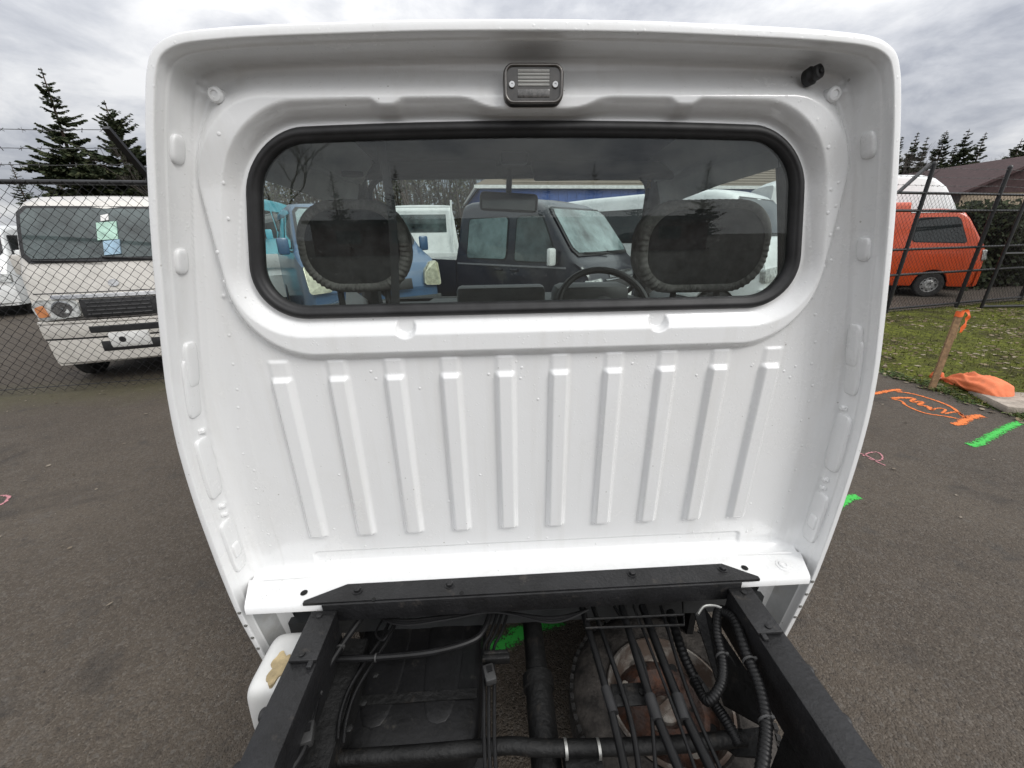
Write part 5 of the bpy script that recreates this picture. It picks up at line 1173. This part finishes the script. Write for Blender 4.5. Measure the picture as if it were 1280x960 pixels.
def leaf(x, y_, z, s, rg):
    a = rg.uniform(0, 6.28); c, d = math.cos(a), math.sin(a); t = rg.uniform(-0.6, 0.6); k = len(V); cu = rg.uniform(0.1, 0.5)*s
    for px_, py_, pz_ in ((-1, 0, 0.2), (-0.3, -0.5, 0), (0.5, -0.4, 0.1), (1, 0, 0.6), (0.4, 0.5, 0.2), (-0.4, 0.45, 0)): V.append((x+(px_*c-py_*d)*s, y_+(px_*d+py_*c)*s, z+0.004+pz_*cu+max(0, py_*t*s)))
    Fc.append(tuple(range(k, k+6)))
for _ in range(9000):
    x = 4.05+(rg.random()**1.2)*7.0; y_ = rg.uniform(1.2, 7.6)
    if y_ > fence_y(x)+0.1: continue
    if math.sin(x*2.3)*math.sin(y_*2.1+0.6) + rg.uniform(-0.8, 0.8) < 0.0: continue
    leaf(x, y_, max(vz(x, y_), 0.004) if x > edge_x(y_) else 0.004, rg.uniform(0.012, 0.040), rg)
o = mk('leaf_litter', V, Fc, LF, smooth=False); tag(o, 'pale brown fallen leaves scattered over the verge', 'leaves', kind='stuff')
V = []; Fc = []
for _ in range(420):
    if rg.random() < 0.55: s_ = rg.uniform(0, 5); x = -3.0-ul[0]*s_; y_ = 4.08-ul[1]*s_+rg.gauss(-0.05, 0.22)
    else: x = rg.uniform(-6, 4); y_ = rg.uniform(0.8, 4.2)
    leaf(x, y_, 0.003, rg.uniform(0.006, 0.018), rg)
o = mk('leaf_litter', V, Fc, leafmat('dark_dead_leaf', [(0.03, 0.025, 0.02), (0.10, 0.075, 0.05), (0.22, 0.19, 0.15), (0.04, 0.03, 0.025)]), smooth=False); tag(o, 'small dark leaves and debris lying on the asphalt', 'leaves', kind='stuff')
V = []; Fc = []
for _ in range(3500):
    x = rg.uniform(-5.5, 4.2); y_ = rg.uniform(0.4, 4.2); k = len(V); s_ = rg.uniform(0.0012, 0.0034)
    if rg.random() < 0.4: x = -abs(x)
    V += [(x-s_, y_-s_*0.6, 0.001), (x+s_, y_-s_, 0.001), (x+s_*0.4, y_+s_, 0.001), (x, y_, 0.001+s_*1.1)]; Fc += [(k, k+1, k+3), (k+1, k+2, k+3), (k+2, k, k+3)]
o = mk('grit', V, Fc, leafmat('grit_stone', [(0.05, 0.045, 0.04), (0.11, 0.10, 0.088), (0.20, 0.18, 0.155)]), smooth=False); tag(o, 'loose grit and tiny stones on the asphalt', 'grit', kind='stuff')
# weeds at the asphalt edge
V = []; Fc = []
for _ in range(5200):
    y_ = rg.uniform(1.2, 5.9); x = edge_x(y_)+rg.gauss(0.04, 0.05); s_ = rg.uniform(0.006, 0.016); k = len(V); a = rg.uniform(0, 6.28); z = max(vz(x, y_), 0.004)+rg.uniform(0.0, 0.035)*(0.5+0.5*math.sin(y_*6.1))
    u_ = Vector((math.cos(a), math.sin(a), rg.uniform(-0.3, 0.6))).normalized()*s_; w_ = Vector((-math.sin(a), math.cos(a), rg.uniform(-0.3, 0.5))).normalized()*s_*0.7; c = Vector((x, y_, z))
    V += [tuple(c-u_), tuple(c+w_), tuple(c+u_), tuple(c-w_)]; Fc.append((k, k+1, k+2, k+3))
o = mk('edge_weeds', V, Fc, leafmat('weed_leaf', [(0.025, 0.04, 0.012), (0.05, 0.08, 0.02), (0.10, 0.12, 0.04)]), smooth=False); tag(o, 'low green weeds creeping along the asphalt edge', 'weeds', kind='stuff')
# stone slab
c0 = onZ(1281, 510, 0.03)
b = MB(); b.box((c0[0]+0.16, c0[1]+0.06, 0.035), (0.62, 0.42, 0.06), rz=-0.35, bev=0.012); sb = b.build('stone_slab', mat('concrete', (0.36, 0.31, 0.26), 0.9, var=0.2, scale=12, bump=0.5, bscale=50)); tag(sb, 'pale concrete slab lying at the verge edge under the sandbag', 'slab')

# ================================================================== stake and sandbag
B_ = onZ(1164, 487, 0.0); T_ = onY(1201, 388, B_[1]+0.02)
st_ = tag(empty('survey_stake', tuple(B_)), 'wooden survey stake with orange ribbon standing at the verge edge', 'stake')
WOOD = mat('weathered_wood', (0.30, 0.19, 0.10), 0.8, var=0.25, scale=26, bump=0.4, bscale=90, dirt=((0.16, 0.10, 0.06), 40, 0.5, 0.5))
d = Vector(T_-B_); M = d.normalized().to_track_quat('Z', 'Y').to_matrix()
b = MB(); hl_ = d.length
b.add([M @ Vector(p) for p in [(-0.024, -0.010, -0.03), (0.024, -0.010, -0.03), (0.024, 0.010, -0.03), (-0.024, 0.010, -0.03), (-0.024, -0.010, hl_), (0.024, -0.010, hl_), (0.024, 0.010, hl_), (-0.024, 0.010, hl_)]], [(0, 3, 2, 1), (4, 5, 6, 7), (0, 1, 5, 4), (1, 2, 6, 5), (2, 3, 7, 6), (3, 0, 4, 7)])
o = b.build('wooden_post', WOOD, st_, smooth=False)
RIB = mat('orange_ribbon', (0.80, 0.14, 0.03), 0.5, var=0.15)
b = MB(); V = []
for dz in (-0.035, 0.012):
    for k in range(13):
        a = 2*math.pi*k/12; V.append(M @ Vector((0.029*math.cos(a)*1.05, 0.018*math.sin(a), hl_+dz-0.02+0.004*math.sin(3*a))))
b.add(V, [(k, k+1, 13+k+1, 13+k) for k in range(12)])
b.build('ribbon_wrap', RIB, st_)
top_l = Vector((0.0, 0.0, 0.0)) + d
path = [d*0.985+Vector((0.010, -0.014, 0.0)), d*1.0+Vector((0.035, -0.02, 0.012)), d*0.97+Vector((0.062, -0.02, -0.01)), d*0.90+Vector((0.066, -0.022, -0.01)), d*0.80+Vector((0.050, -0.024, 0.0)), d*0.74+Vector((0.045, -0.022, 0))]
V = []
for i, p in enumerate(catmull([tuple(p) for p in path], 5)):
    wv = 0.016+0.004*math.sin(i*1.1); V += [(p[0]-wv, p[1]+0.006*math.sin(i), p[2]), (p[0]+wv, p[1]-0.006*math.sin(i*0.7), p[2]-0.004)]
mk('ribbon_tail', V, [(2*i, 2*i+1, 2*i+3, 2*i+2) for i in range(len(V)//2-1)], RIB, st_)
b = MB(); b.tube([d*0.78+Vector((0.018, -0.012, 0)), d*0.66+Vector((0.024, -0.016, 0))], 0.006, 6); b.build('splinter', WOOD, st_)
# sandbag
CLO = mat('orange_cloth', (0.78, 0.20, 0.08), 0.75, var=0.12, scale=8, bump=0.35, bscale=140, dirt=((0.45, 0.16, 0.08), 9, 0.5, 0.35))
A0, A1 = onZ(1163, 470, 0.03), onZ(1262, 497, 0.06)
ax_ = A1-A0; Lb = np.linalg.norm(ax_[:2]); ux = ax_/np.linalg.norm(ax_); ux[2] = 0; uy = np.array([-ux[1], ux[0], 0])
bag = tag(empty('sandbag', tuple((A0[0], A0[1], 0))), 'crumpled orange cloth sandbag lying beside the wooden stake', 'sandbag')
nu, nv = 90, 56; V = []
for i in range(nu+1):
    t = i/nu
    w_ = float(np.interp(t, [0, 0.04, 0.10, 0.16, 0.22, 0.40, 0.65, 0.86, 0.96, 1.0], [0.012, 0.046, 0.055, 0.026, 0.050, 0.110, 0.150, 0.140, 0.080, 0.006])); h_ = float(np.interp(t, [0, 0.05, 0.11, 0.16, 0.25, 0.45, 0.7, 0.88, 0.97, 1.0], [0.03, 0.085, 0.095, 0.055, 0.11, 0.175, 0.185, 0.150, 0.075, 0.01]))
    for j in range(nv):
        a = 2*math.pi*j/nv; y_ = w_*math.cos(a); z = h_*0.5+h_*0.5*math.sin(a)
        fold = -0.030*abs(math.sin(3.5*a+2.2*math.sin(2.1*t*3.1)+t*2.2))**0.6*math.sin(math.pi*min(1, t*1.3))*(1-0.5*t) + 0.010*math.sin(9*a-7*t+2*math.sin(t*9))*max(0, 1-t*0.8) + 0.004*math.sin(17*a+5*t)*max(0, 0.6-t)
        k = 1+fold/max(w_, 0.03); z2 = max(0.0, z*k)
        p = ux*(t*Lb*1.02) + uy*(y_*k + 0.02*math.sin(t*4)); V.append((p[0], p[1], z2+0.004))
Fc = [(i*nv+j, i*nv+(j+1) % nv, (i+1)*nv+(j+1) % nv, (i+1)*nv+j) for i in range(nu) for j in range(nv)] + [tuple(range(nv)), tuple(range(nu*nv, (nu+1)*nv))[::-1]]
fixn(mk('cloth_bag', V, Fc, CLO, bag))
b = MB(); tp = ux*(0.16*Lb); b.tube([tuple(tp+uy*0.026*math.cos(a)+np.array([0, 0, 0.024+0.024*math.sin(a)])) for a in np.linspace(0, 2*math.pi, 17)], 0.004, 6); b.build('tie_cord', mat('pale_cord', (0.45, 0.36, 0.28), 0.8), bag)
# ================================================================== spray-paint marks on the ground
def spray(name, c, edge=0.5):
    m, nt, b = base(name); t = N(nt, 'ShaderNodeTexCoord')
    n = N(nt, 'ShaderNodeTexNoise'); n.inputs['Scale'].default_value = 55; n.inputs['Detail'].default_value = 6; n.inputs['Roughness'].default_value = 0.7; L(nt, t.outputs['Object'], n.inputs['Vector'])
    n2 = N(nt, 'ShaderNodeTexVoronoi'); n2.inputs['Scale'].default_value = 110; L(nt, t.outputs['Object'], n2.inputs['Vector'])
    uv = N(nt, 'ShaderNodeAttribute', attribute_name='edge')
    a = mth(nt, 'ADD', uv.outputs['Fac'], mth(nt, 'MULTIPLY', mth(nt, 'SUBTRACT', n.outputs[0], 0.5), 2.6)); a = mth(nt, 'SUBTRACT', a, mth(nt, 'MULTIPLY', n2.outputs['Distance'], 0.35))
    L(nt, ramp(nt, a, [(edge-0.18, 0.0), (edge+0.18, 0.97)]), b.inputs['Alpha'])
    L(nt, mix(nt, n.outputs[0], tuple(x*0.75 for x in c), c), b.inputs['Base Color']); b.inputs['Roughness'].default_value = 0.75; return m
def stroke(name, m, px, wpx, parent=None, z=0.004, edge_amp=1.0):
    """spray stroke following pixels laid on the ground plane; width given in metres"""
    pts = catmull([onZ(x, y, z) for x, y in px], 8); V = []; att = []
    for i, p in enumerate(pts):
        t = pts[min(i+1, len(pts)-1)]-pts[max(i-1, 0)]; t = t/np.linalg.norm(t); n_ = np.array([-t[1], t[0], 0]); w_ = wpx if not callable(wpx) else wpx(i/(len(pts)-1))
        en = min(1, min(i, len(pts)-1-i)/2.0)
        for s_ in (-1, -0.5, 0, 0.5, 1): V.append(tuple(p+n_*w_*s_)); att.append((1-abs(s_)**1.5)*(0.25+0.75*en)*edge_amp)
    k = len(pts); Fc = [(i*5+j, i*5+j+1, (i+1)*5+j+1, (i+1)*5+j) for i in range(k-1) for j in range(4)]
    o = mk(name, V, Fc, m, parent, smooth=False); at = o.data.attributes.new('edge', 'FLOAT', 'POINT'); at.data.foreach_set('value', att)
    return o
SO = spray('orange_spray', (0.78, 0.19, 0.035), 0.40); SG = spray('green_spray', (0.05, 0.50, 0.07), 0.44); SP = spray('pink_chalk', (0.50, 0.22, 0.24), 0.50)
om = tag(empty('orange_paint_mark', (0, 0, 0)), 'orange sprayed utility marking with bowed arrow lines on the asphalt', 'paint mark')
for px, w_ in (([(1082, 493), (1098, 491), (1114, 488), (1128, 487)], 0.035), ([(1118, 489), (1140, 492), (1168, 500), (1188, 508), (1200, 517), (1207, 523)], 0.020), ([(1112, 498), (1126, 501), (1132, 506), (1144, 512), (1160, 517), (1180, 520), (1202, 524)], 0.016),
               ([(1112, 498), (1128, 497), (1142, 498), (1140, 502), (1152, 502), (1150, 506), (1160, 508), (1164, 513)], 0.028), ([(1164, 513), (1172, 510), (1182, 512), (1176, 517)], 0.014), ([(1180, 517), (1196, 515), (1205, 520)], 0.018), ([(1190, 530), (1200, 529), (1210, 523), (1222, 520), (1230, 520)], 0.045)):
    stroke('paint_stroke', SO, px, w_, om)
gm = tag(stroke('green_paint_mark', SG, [(1211, 557), (1224, 554), (1232, 549), (1246, 541), (1262, 533), (1279, 527)], 0.045), 'long bright green sprayed dash on asphalt beside the orange marking', 'paint mark')
gm = tag(stroke('green_paint_mark', SG, [(1044, 635), (1053, 628), (1062, 623), (1073, 619)], 0.040), 'short green sprayed dash beside the right edge of the truck cab', 'paint mark')
gm = tag(stroke('green_paint_mark', SG, [(612, 812), (635, 800), (655, 788), (685, 778), (705, 772)], 0.050), 'green sprayed dash on the ground beneath the chassis', 'paint mark')
pk = tag(empty('pink_chalk_mark', (0, 0, 0)), 'faint pink looping chalk scribble on asphalt between the green dashes', 'paint mark')
for px in ([(1072, 566), (1080, 568), (1090, 573), (1098, 578), (1108, 582)], [(1078, 570), (1086, 566), (1096, 565), (1103, 570), (1101, 575), (1092, 575), (1084, 572)]): stroke('paint_stroke', SP, px, 0.010, pk)
tag(stroke('pink_chalk_mark', SP, [(-6, 634), (2, 630), (9, 625), (10, 620), (0, 619)], 0.014), 'small faint pink chalk curl on asphalt near the left fence', 'paint mark')

# ================================================================== trees
BARK = mat('conifer_bark', (0.075, 0.055, 0.042), 0.95, var=0.3, scale=9, bump=0.6, bscale=20)
NEED = leafmat('conifer_needles', [(0.014, 0.022, 0.010), (0.028, 0.040, 0.018), (0.046, 0.058, 0.027), (0.075, 0.080, 0.040)], 0.85)
def conifer_mesh(h, r, seed, dens=1.0, bare=0.12, gap=0.25, fat=0.0):
    rg = random.Random(seed); V = []; Fc = []; TB_ = MB()
    TB_.tube([(0, 0, 0), (0.03*h*0.1, 0, h*0.4), (0, 0.02*h*0.1, h*0.75), (0, 0, h)], 0.1, 7, rr=[0.028*h*0.6, 0.02*h*0.6, 0.010*h*0.6, 0.002*h])
    z = h*bare
    while z < h*0.995:
        t = (z-h*bare)/(h*(1-bare)); R_ = r*(1-t)**0.85*(0.72+0.5*rg.random())+0.02*h*(1-t)
        nb = rg.randint(4, 7) if t < 0.9 else 4
        for k in range(nb):
            if rg.random() < gap*(1-0.5*t): continue
            a = rg.uniform(0, 6.283); ln = R_*rg.uniform(0.45, 1.15)*(1+0.35*math.sin(a+z*1.3/h*6+seed)*math.sin(z*9.0/h+seed*2)); droop = rg.uniform(-0.05, 0.32)*(1-t)-0.25*t; pts = []
            for q in range(6):
                s_ = q/5; pts.append(Vector((math.cos(a)*ln*s_, math.sin(a)*ln*s_, z - droop*ln*s_*s_*1.6 + 0.12*ln*s_)))
            TB_.tube(pts, 0.01, 3, caps=False, rr=[0.012*h*0.14*(1.2-s/5) for s in range(6)])
            ncl = max(4, int(ln*13*dens))
            for c in range(ncl):
                s_ = rg.uniform(0.12, 1.0); i = min(4, int(s_*5)); p = pts[i].lerp(pts[i+1], s_*5-i)
                wl = (0.09+0.22*ln*(1-s_)+fat*(1-0.85*t))*rg.uniform(0.6, 1.35)*(1-0.35*t)
                for side in (-1, 1):
                    dr = Vector((math.cos(a+side*rg.uniform(0.5, 1.2)), math.sin(a+side*rg.uniform(0.5, 1.2)), rg.uniform(-0.55, 0.15))).normalized()
                    e = p+dr*wl; w_ = Vector((rg.uniform(-1, 1), rg.uniform(-1, 1), rg.uniform(-1, 1))).normalized()*wl*0.30; m_ = p.lerp(e, 0.45)-Vector((0, 0, wl*0.08)); n = len(V)
                    V.extend((tuple(p), tuple(m_+w_), tuple(e), tuple(m_-w_))); Fc.append((n, n+1, n+2, n+3))
        z += h*rg.uniform(0.010, 0.030)
    return V, Fc, TB_
def conifer(label, loc, h, r, seed, dens=1.0, group=None, bare=0.12, gap=0.25, fat=0.0):
    V, Fc, T = conifer_mesh(h, r, seed, dens, bare, gap, fat); root = tag(empty('conifer_tree', loc, seed*1.3), label, 'tree', group)
    mk('crown', V, Fc, NEED, root, smooth=False); T.build('trunk', BARK, root, sharp=None); return root
c0 = onY(57, 87, 25); conifer('tall ragged conifer leaning above the silver van, taller of the pair', (c0[0]-0.6, 25, 0), c0[2]+0.1, 2.2, 5, 3.6, bare=0.20, gap=0.22, fat=0.22).rotation_euler[1] = R(2)
c1 = onY(121, 122, 25); conifer('broad dense conifer beside the taller ragged one', (c1[0], 25.4, 0), c1[2], 3.5, 8, 3.4, bare=0.12, gap=0.06, fat=0.26)
for (px, py, Y, r, sd, lb) in ((12, 202, 34, 1.4, 3, 'small distant conifer left of the ragged pair, farther from them'), (64, 202, 33, 0.9, 12, 'small slim conifer at the foot of the ragged pair')):
    c = onY(px, py, Y); conifer(lb, (c[0], Y, 0), c[2], r, sd, 1.5, fat=0.08)
spec = [(1128, 178, 0.9), (1148, 172, 1.1), (1160, 178, 1.2), (1184, 170, 1.5), (1212, 168, 1.7), (1233, 172, 1.3), (1278, 180, 2.2), (1196, 186, 1.3), (1290, 176, 2.0)]
for i, (px, py, r) in enumerate(spec):
    Y = 30+(i % 3)*1.2; c = onY(px, py-7, Y); conifer('dark conifer in the row behind the maroon roofed house', (c[0], Y, 0), c[2], r*1.1, 20+i, 3.8, 'conifers behind the house', fat=0.30, gap=0.0)
# bare broadleaf trees
TW = mat('bare_twigs', (0.085, 0.072, 0.062), 0.95, var=0.25)
def bare_tree(label, loc, h, seed, spread=0.5, depth=6, group=None, ivy=0):
    rg = random.Random(seed); root = tag(empty('bare_tree', loc), label, 'tree', group); T = MB(); tw = MB(); tips = []
    def grow(p, d, ln, r, k):
        e = p+d*ln; m_ = p.lerp(e, 0.5)+Vector((rg.uniform(-1, 1), rg.uniform(-1, 1), 0))*ln*0.07
        (T if k < 2 else tw).tube([p, m_, e], r, 5 if k < 3 else 3, caps=False, rr=[r, r*0.85, r*0.68])
        tips.append((m_, k))
        if k >= depth: return
        for _ in range(2 if rg.random() < 0.55 else 3):
            nd = (d + Vector((rg.uniform(-1, 1), rg.uniform(-1, 1), rg.uniform(-0.35, 0.75)))*spread).normalized(); grow(e, nd, ln*rg.uniform(0.62, 0.86), r*0.62, k+1)
    grow(Vector((0, 0, 0)), Vector((0, 0, 1)), h*0.30, h*0.018, 0)
    T.build('trunk', BARK, root, sharp=None)
    if tw.V: tw.build('branches', TW, root, sharp=None)['kind'] = 'stuff'
    if ivy:
        V = []; Fc = []
        for _ in range(ivy):
            c, k = tips[rg.randrange(len(tips))]
            if k > 4 and rg.random() < 0.5: continue
            c = c+Vector((rg.gauss(0, 1), rg.gauss(0, 1), rg.gauss(0, 1)))*h*0.035; s_ = rg.uniform(0.025, 0.07); u_ = Vector((rg.uniform(-1, 1), rg.uniform(-1, 1), rg.uniform(-1, 1))).normalized(); v_ = u_.orthogonal()*s_; n = len(V); u_ = u_*s_
            V.extend((tuple(c-u_), tuple(c+v_), tuple(c+u_), tuple(c-v_))); Fc.append((n, n+1, n+2, n+3))
        mk('crown', V, Fc, leafmat('ivy_leaf', [(0.025, 0.035, 0.015), (0.05, 0.058, 0.022), (0.085, 0.08, 0.035)]) if 'ivy_leaf' not in MATS else MATS['ivy_leaf'], root, smooth=False)
    return root
c = onY(200, 150, 22); bare_tree('leafless tree partly hidden behind the left edge of the truck cab', (c[0], 22, 0), c[2]*0.72, 4, 0.55, 7)
c = onY(1128, 150, 28); bare_tree('leafless tree beside the right edge of the truck cab', (c[0], 28, 0), c[2]*0.70, 9, 0.55, 7)
c = onY(1247, 165, 36); bare_tree('pale leafless tree between the conifers by the maroon roofed house', (c[0], 36, 0), c[2]*0.75, 14, 0.45, 7)
for i, (px, Y) in enumerate(((425, 31), (448, 27), (470, 29), (492, 33), (512, 28), (530, 31), (552, 34), (574, 30), (596, 36), (330, 30), (372, 33), (402, 35))):
    c = onY(px, 220, Y); bare_tree('ivy grown leafless tree in the wood behind the blue van', (c[0], Y, 0), 7.6+(i % 3)*0.9, 40+i, 0.48, 6, 'trees of the wood behind the parked vans', ivy=7000)

# dense far wood behind the lot: stems and brush that read as one mass
rg = random.Random(99); WM = MB(); V = []; Fc = []
for _ in range(520):
    x = rg.uniform(-36, 12); y_ = rg.uniform(38, 46); h = rg.uniform(5.5, 9.0); WM.tube([(x, y_, 0), (x+rg.uniform(-0.5, 0.5), y_, h*0.5), (x+rg.uniform(-0.9, 0.9), y_, h)], 0.1, 4, caps=False, rr=[rg.uniform(0.05, 0.14), 0.06, 0.015])
for _ in range(42000):
    x = rg.uniform(-37, 13); y_ = rg.uniform(38, 47); z = rg.random()**0.8*(6.6+1.2*math.sin(x*0.7)+0.8*math.sin(x*1.9)); s_ = rg.uniform(0.05, 0.17); u_ = Vector((rg.uniform(-1, 1), rg.uniform(-1, 1), rg.uniform(-1, 1))).normalized(); v_ = u_.orthogonal()*s_*0.6; u_ = u_*s_; n = len(V); c = Vector((x, y_, z))
    V.extend((tuple(c-u_), tuple(c+v_), tuple(c+u_), tuple(c-v_))); Fc.append((n, n+1, n+2, n+3))
wd = tag(empty('wood', (0, 0, 0)), 'far brown winter wood behind the parked vans and blue building', 'wood', kind='stuff')
mk('brush', V, Fc, leafmat('brush_leaf', [(0.05, 0.04, 0.026), (0.085, 0.068, 0.045), (0.045, 0.05, 0.024), (0.12, 0.10, 0.075)]), wd, smooth=False)['kind'] = 'stuff'
WM.build('stems', TW, wd, sharp=None)['kind'] = 'stuff'
# ================================================================== buildings
ROOF = mat('tan_shingles', (0.16, 0.125, 0.09), 0.9, var=0.25, scale=30, bump=0.5, bscale=30)
BLS = mat('blue_siding', (0.045, 0.10, 0.32), 0.5, var=0.12)
bl = tag(empty('metal_building', (-0.4, 18, 0)), 'blue metal sided building with white trim and tan roof behind the vans', 'building')
fu_, su_ = Vector((0.993, 0.115, 0)), Vector((-0.115, 0.993, 0)); Lb_, Db_, Hb = 22.0, 9.5, 3.30
def bp(a, b_, z): p = fu_*a+su_*b_; return (p.x, p.y, z)
V = [bp(a, b_, z) for z in (0, Hb) for a, b_ in ((0, 0), (Lb_, 0), (Lb_, Db_), (0, Db_))]
mk('wall', V, [(0, 1, 5, 4), (1, 2, 6, 5), (2, 3, 7, 6), (3, 0, 4, 7), (4, 5, 6, 7)], mat('blue_wall', (0.10, 0.17, 0.34), 0.6), bl, smooth=False)
for i in range(54):
    a = 0.2+i*0.4; b = MB(); p = bp(a, -0.014, Hb-0.42); b.box(p, (0.045, 0.03, 0.64), rz=math.atan2(fu_.y, fu_.x)); b.build('siding_batten', BLS, bl, smooth=False)
b = MB(); p = bp(Lb_/2, -0.004, Hb-0.42); b.box(p, (Lb_, 0.012, 0.66), rz=math.atan2(fu_.y, fu_.x)); b.build('fascia_panel', BLS, bl, smooth=False)
for i in range(24):
    a = 0.2+i*0.4; b = MB(); p = bp(-0.014, a, Hb/2); b.box(p, (0.03, 0.05, Hb-0.1), rz=math.atan2(fu_.y, fu_.x)); b.build('siding_batten', BLS, bl, smooth=False)
b = MB(); p = bp(Lb_/2, -0.15, Hb+0.03); b.box(p, (Lb_+0.5, 0.10, 0.13), rz=math.atan2(fu_.y, fu_.x)); p = bp(-0.15, Db_/2, Hb+0.03); b.box(p, (0.10, Db_+0.4, 0.13), rz=math.atan2(fu_.y, fu_.x)); b.build('gutter', mat('white_trim', (0.72, 0.72, 0.70), 0.5), bl, smooth=False)
V = [bp(-0.2, -0.2, Hb+0.10), bp(Lb_+0.2, -0.2, Hb+0.10), bp(Lb_+0.2, Db_/2, Hb+1.65), bp(2.2, Db_/2, Hb+1.65), bp(-0.2, Db_+0.2, Hb+0.10), bp(Lb_+0.2, Db_+0.2, Hb+0.10)]
mk('roof', V, [(0, 1, 2, 3), (4, 3, 2, 5), (0, 3, 4)], ROOF, bl, smooth=False)
for i in range(8):
    b = MB(); t = (i+0.5)/8; p = bp(Lb_/2, -0.2+t*(Db_/2+0.2), Hb+0.115+1.55*t); b.box(p, (Lb_*0.9, 0.05, 0.02), rz=math.atan2(fu_.y, fu_.x)); b.build('shingle_course', ROOF, bl, smooth=False)
# maroon roofed house on the right
hp = onY(1196, 238, 21); hq_ = onY(1300, 198, 21)
hs_ = tag(empty('house', (float(hp[0]), 21, 0)), 'house with large dark maroon roof beyond the right fence', 'house')
MAR = mat('maroon_roof', (0.045, 0.020, 0.020), 0.85, var=0.25, scale=8, bump=0.4, bscale=20); ez = float(hp[2]); Hw = 9.0
rzg = float(hq_[2])+0.3; rx = float(hq_[0]-hp[0])
b = MB(); b.box((rx+0.6, 4, ez/2), (2*rx, 7.6, ez)); b.build('wall', mat('tan_stucco', (0.36, 0.29, 0.21), 0.9), hs_, smooth=False)
V = [(0, -0.3, ez-0.1), (0, 8.4, ez-0.1), (rx+0.6, 8.4, rzg), (rx+0.6, -0.3, rzg), (2*rx+1.2, -0.3, ez-0.1), (2*rx+1.2, 8.4, ez-0.1)]
V += [(x, y, z-0.14) for x, y, z in V]
mk('roof', V, [(0, 3, 2, 1), (3, 4, 5, 2), (6, 7, 8, 9), (9, 8, 11, 10), (0, 6, 9, 3), (3, 9, 10, 4), (0, 1, 7, 6), (4, 10, 11, 5)], MAR, hs_, smooth=False)
mk('gable', [(0.5, 0.15, ez-0.1), (rx+0.6, 0.15, rzg-0.2), (2*rx+0.7, 0.15, ez-0.1)], [(0, 2, 1)], MAR, hs_, smooth=False)
b = MB(); b.box((1.6, 0.14, 1.6), (1.3, 0.08, 1.2)); w_ = b.build('window', VG, hs_, smooth=False); b = MB(); b.box((1.6, 0.12, 1.0), (1.5, 0.14, 0.07)); b.build('sill', MATS['white_trim'], w_, smooth=False)
# clipped dark hedge behind the right fence
def hedge(label, a, c, h, w_, n, seed):
    rg = random.Random(seed); a, c = Vector((*a, 0)), Vector((*c, 0)); d = (c-a); root = tag(empty('hedge', tuple(a)), label, 'hedge'); V = []; Fc = []; nn = Vector((-d.y, d.x, 0)).normalized()
    for _ in range(n):
        t = rg.random(); z = h*rg.random()**0.8*(0.9+0.15*math.sin(t*19)); q = d*t + nn*rg.uniform(-w_, w_)*(0.85+0.2*math.sin(t*23+z*3)) + Vector((0, 0, z)); s_ = rg.uniform(0.03, 0.075); u_ = Vector((rg.uniform(-1, 1), rg.uniform(-1, 1), rg.uniform(-1, 1))).normalized(); v_ = u_.orthogonal()*s_*0.7; u_ = u_*s_; k = len(V)
        V.extend((tuple(q-u_), tuple(q+v_), tuple(q+u_), tuple(q-v_))); Fc.append((k, k+1, k+2, k+3))
    mk('foliage', V, Fc, leafmat('hedge_leaf', [(0.012, 0.018, 0.008), (0.022, 0.032, 0.012), (0.04, 0.05, 0.018)]) if 'hedge_leaf' not in MATS else MATS['hedge_leaf'], root, smooth=False)
    b = MB(); k = int(d.length/0.6)
    for i in range(k):
        p = d*((i+0.5)/k); b.tube([p, p+Vector((rg.uniform(-0.1, 0.1), rg.uniform(-0.1, 0.1), h*0.75))], 0.03, 5, rr=[0.04, 0.015])
    b.build('stems', BARK, root); return root
hedge('dark evergreen hedge behind the right fence beyond the orange van', (11.25, 9.5), (18.5, 11.3), 1.95, 0.5, 30000, 5)
hedge('low dark hedge behind the orange van', (8.5, 11.2), (15.0, 13.2), 1.75, 0.5, 14000, 6)
# ================================================================== behind the photographer (seen only in the glass)
bk = tag(empty('brick_building', (0, -38, 0)), 'long low red brick building across the lot, reflected in the truck window', 'building')
b = MB(); b.box((2, 0, 1.3), (34, 8, 2.6)); b.build('wall', mat('red_brick', (0.13, 0.04, 0.03), 0.9, var=0.25, scale=14), bk, smooth=False)
b = MB(); b.box((2, 0, 2.7), (35, 9, 0.25)); b.build('roof', HED, bk, smooth=False)
for i in range(7):
    b = MB(); b.box((-12+i*4.6, 3.98, 1.5), (2.0, 0.1, 1.0)); b.build('window', VG, bk, smooth=False)
for i, (x, y, h, r) in enumerate(((-19, -52, 9, 2.8), (-12, -55, 10, 3.2), (7.5, -54, 8, 3.0), (13, -52, 9.5, 3.4), (20, -55, 8.5, 3.2), (28, -53, 10, 3.4))):
    conifer('dark conifer behind the brick building, reflected in the truck window', (x, y, 0), h, r, 60+i, 0.5, 'conifers behind the brick building')
bare_tree('leafless tree before the brick building, reflected in the truck window', (-10.5, -20, 0), 6.5, 77, 0.6, 7)
simple_van('parked_van', 'white van parked across the lot, reflected in the truck window', 'van', (-7.5, -6.5), R(60), WHT, H=1.83)
# ------------------------------------------------------------------ done
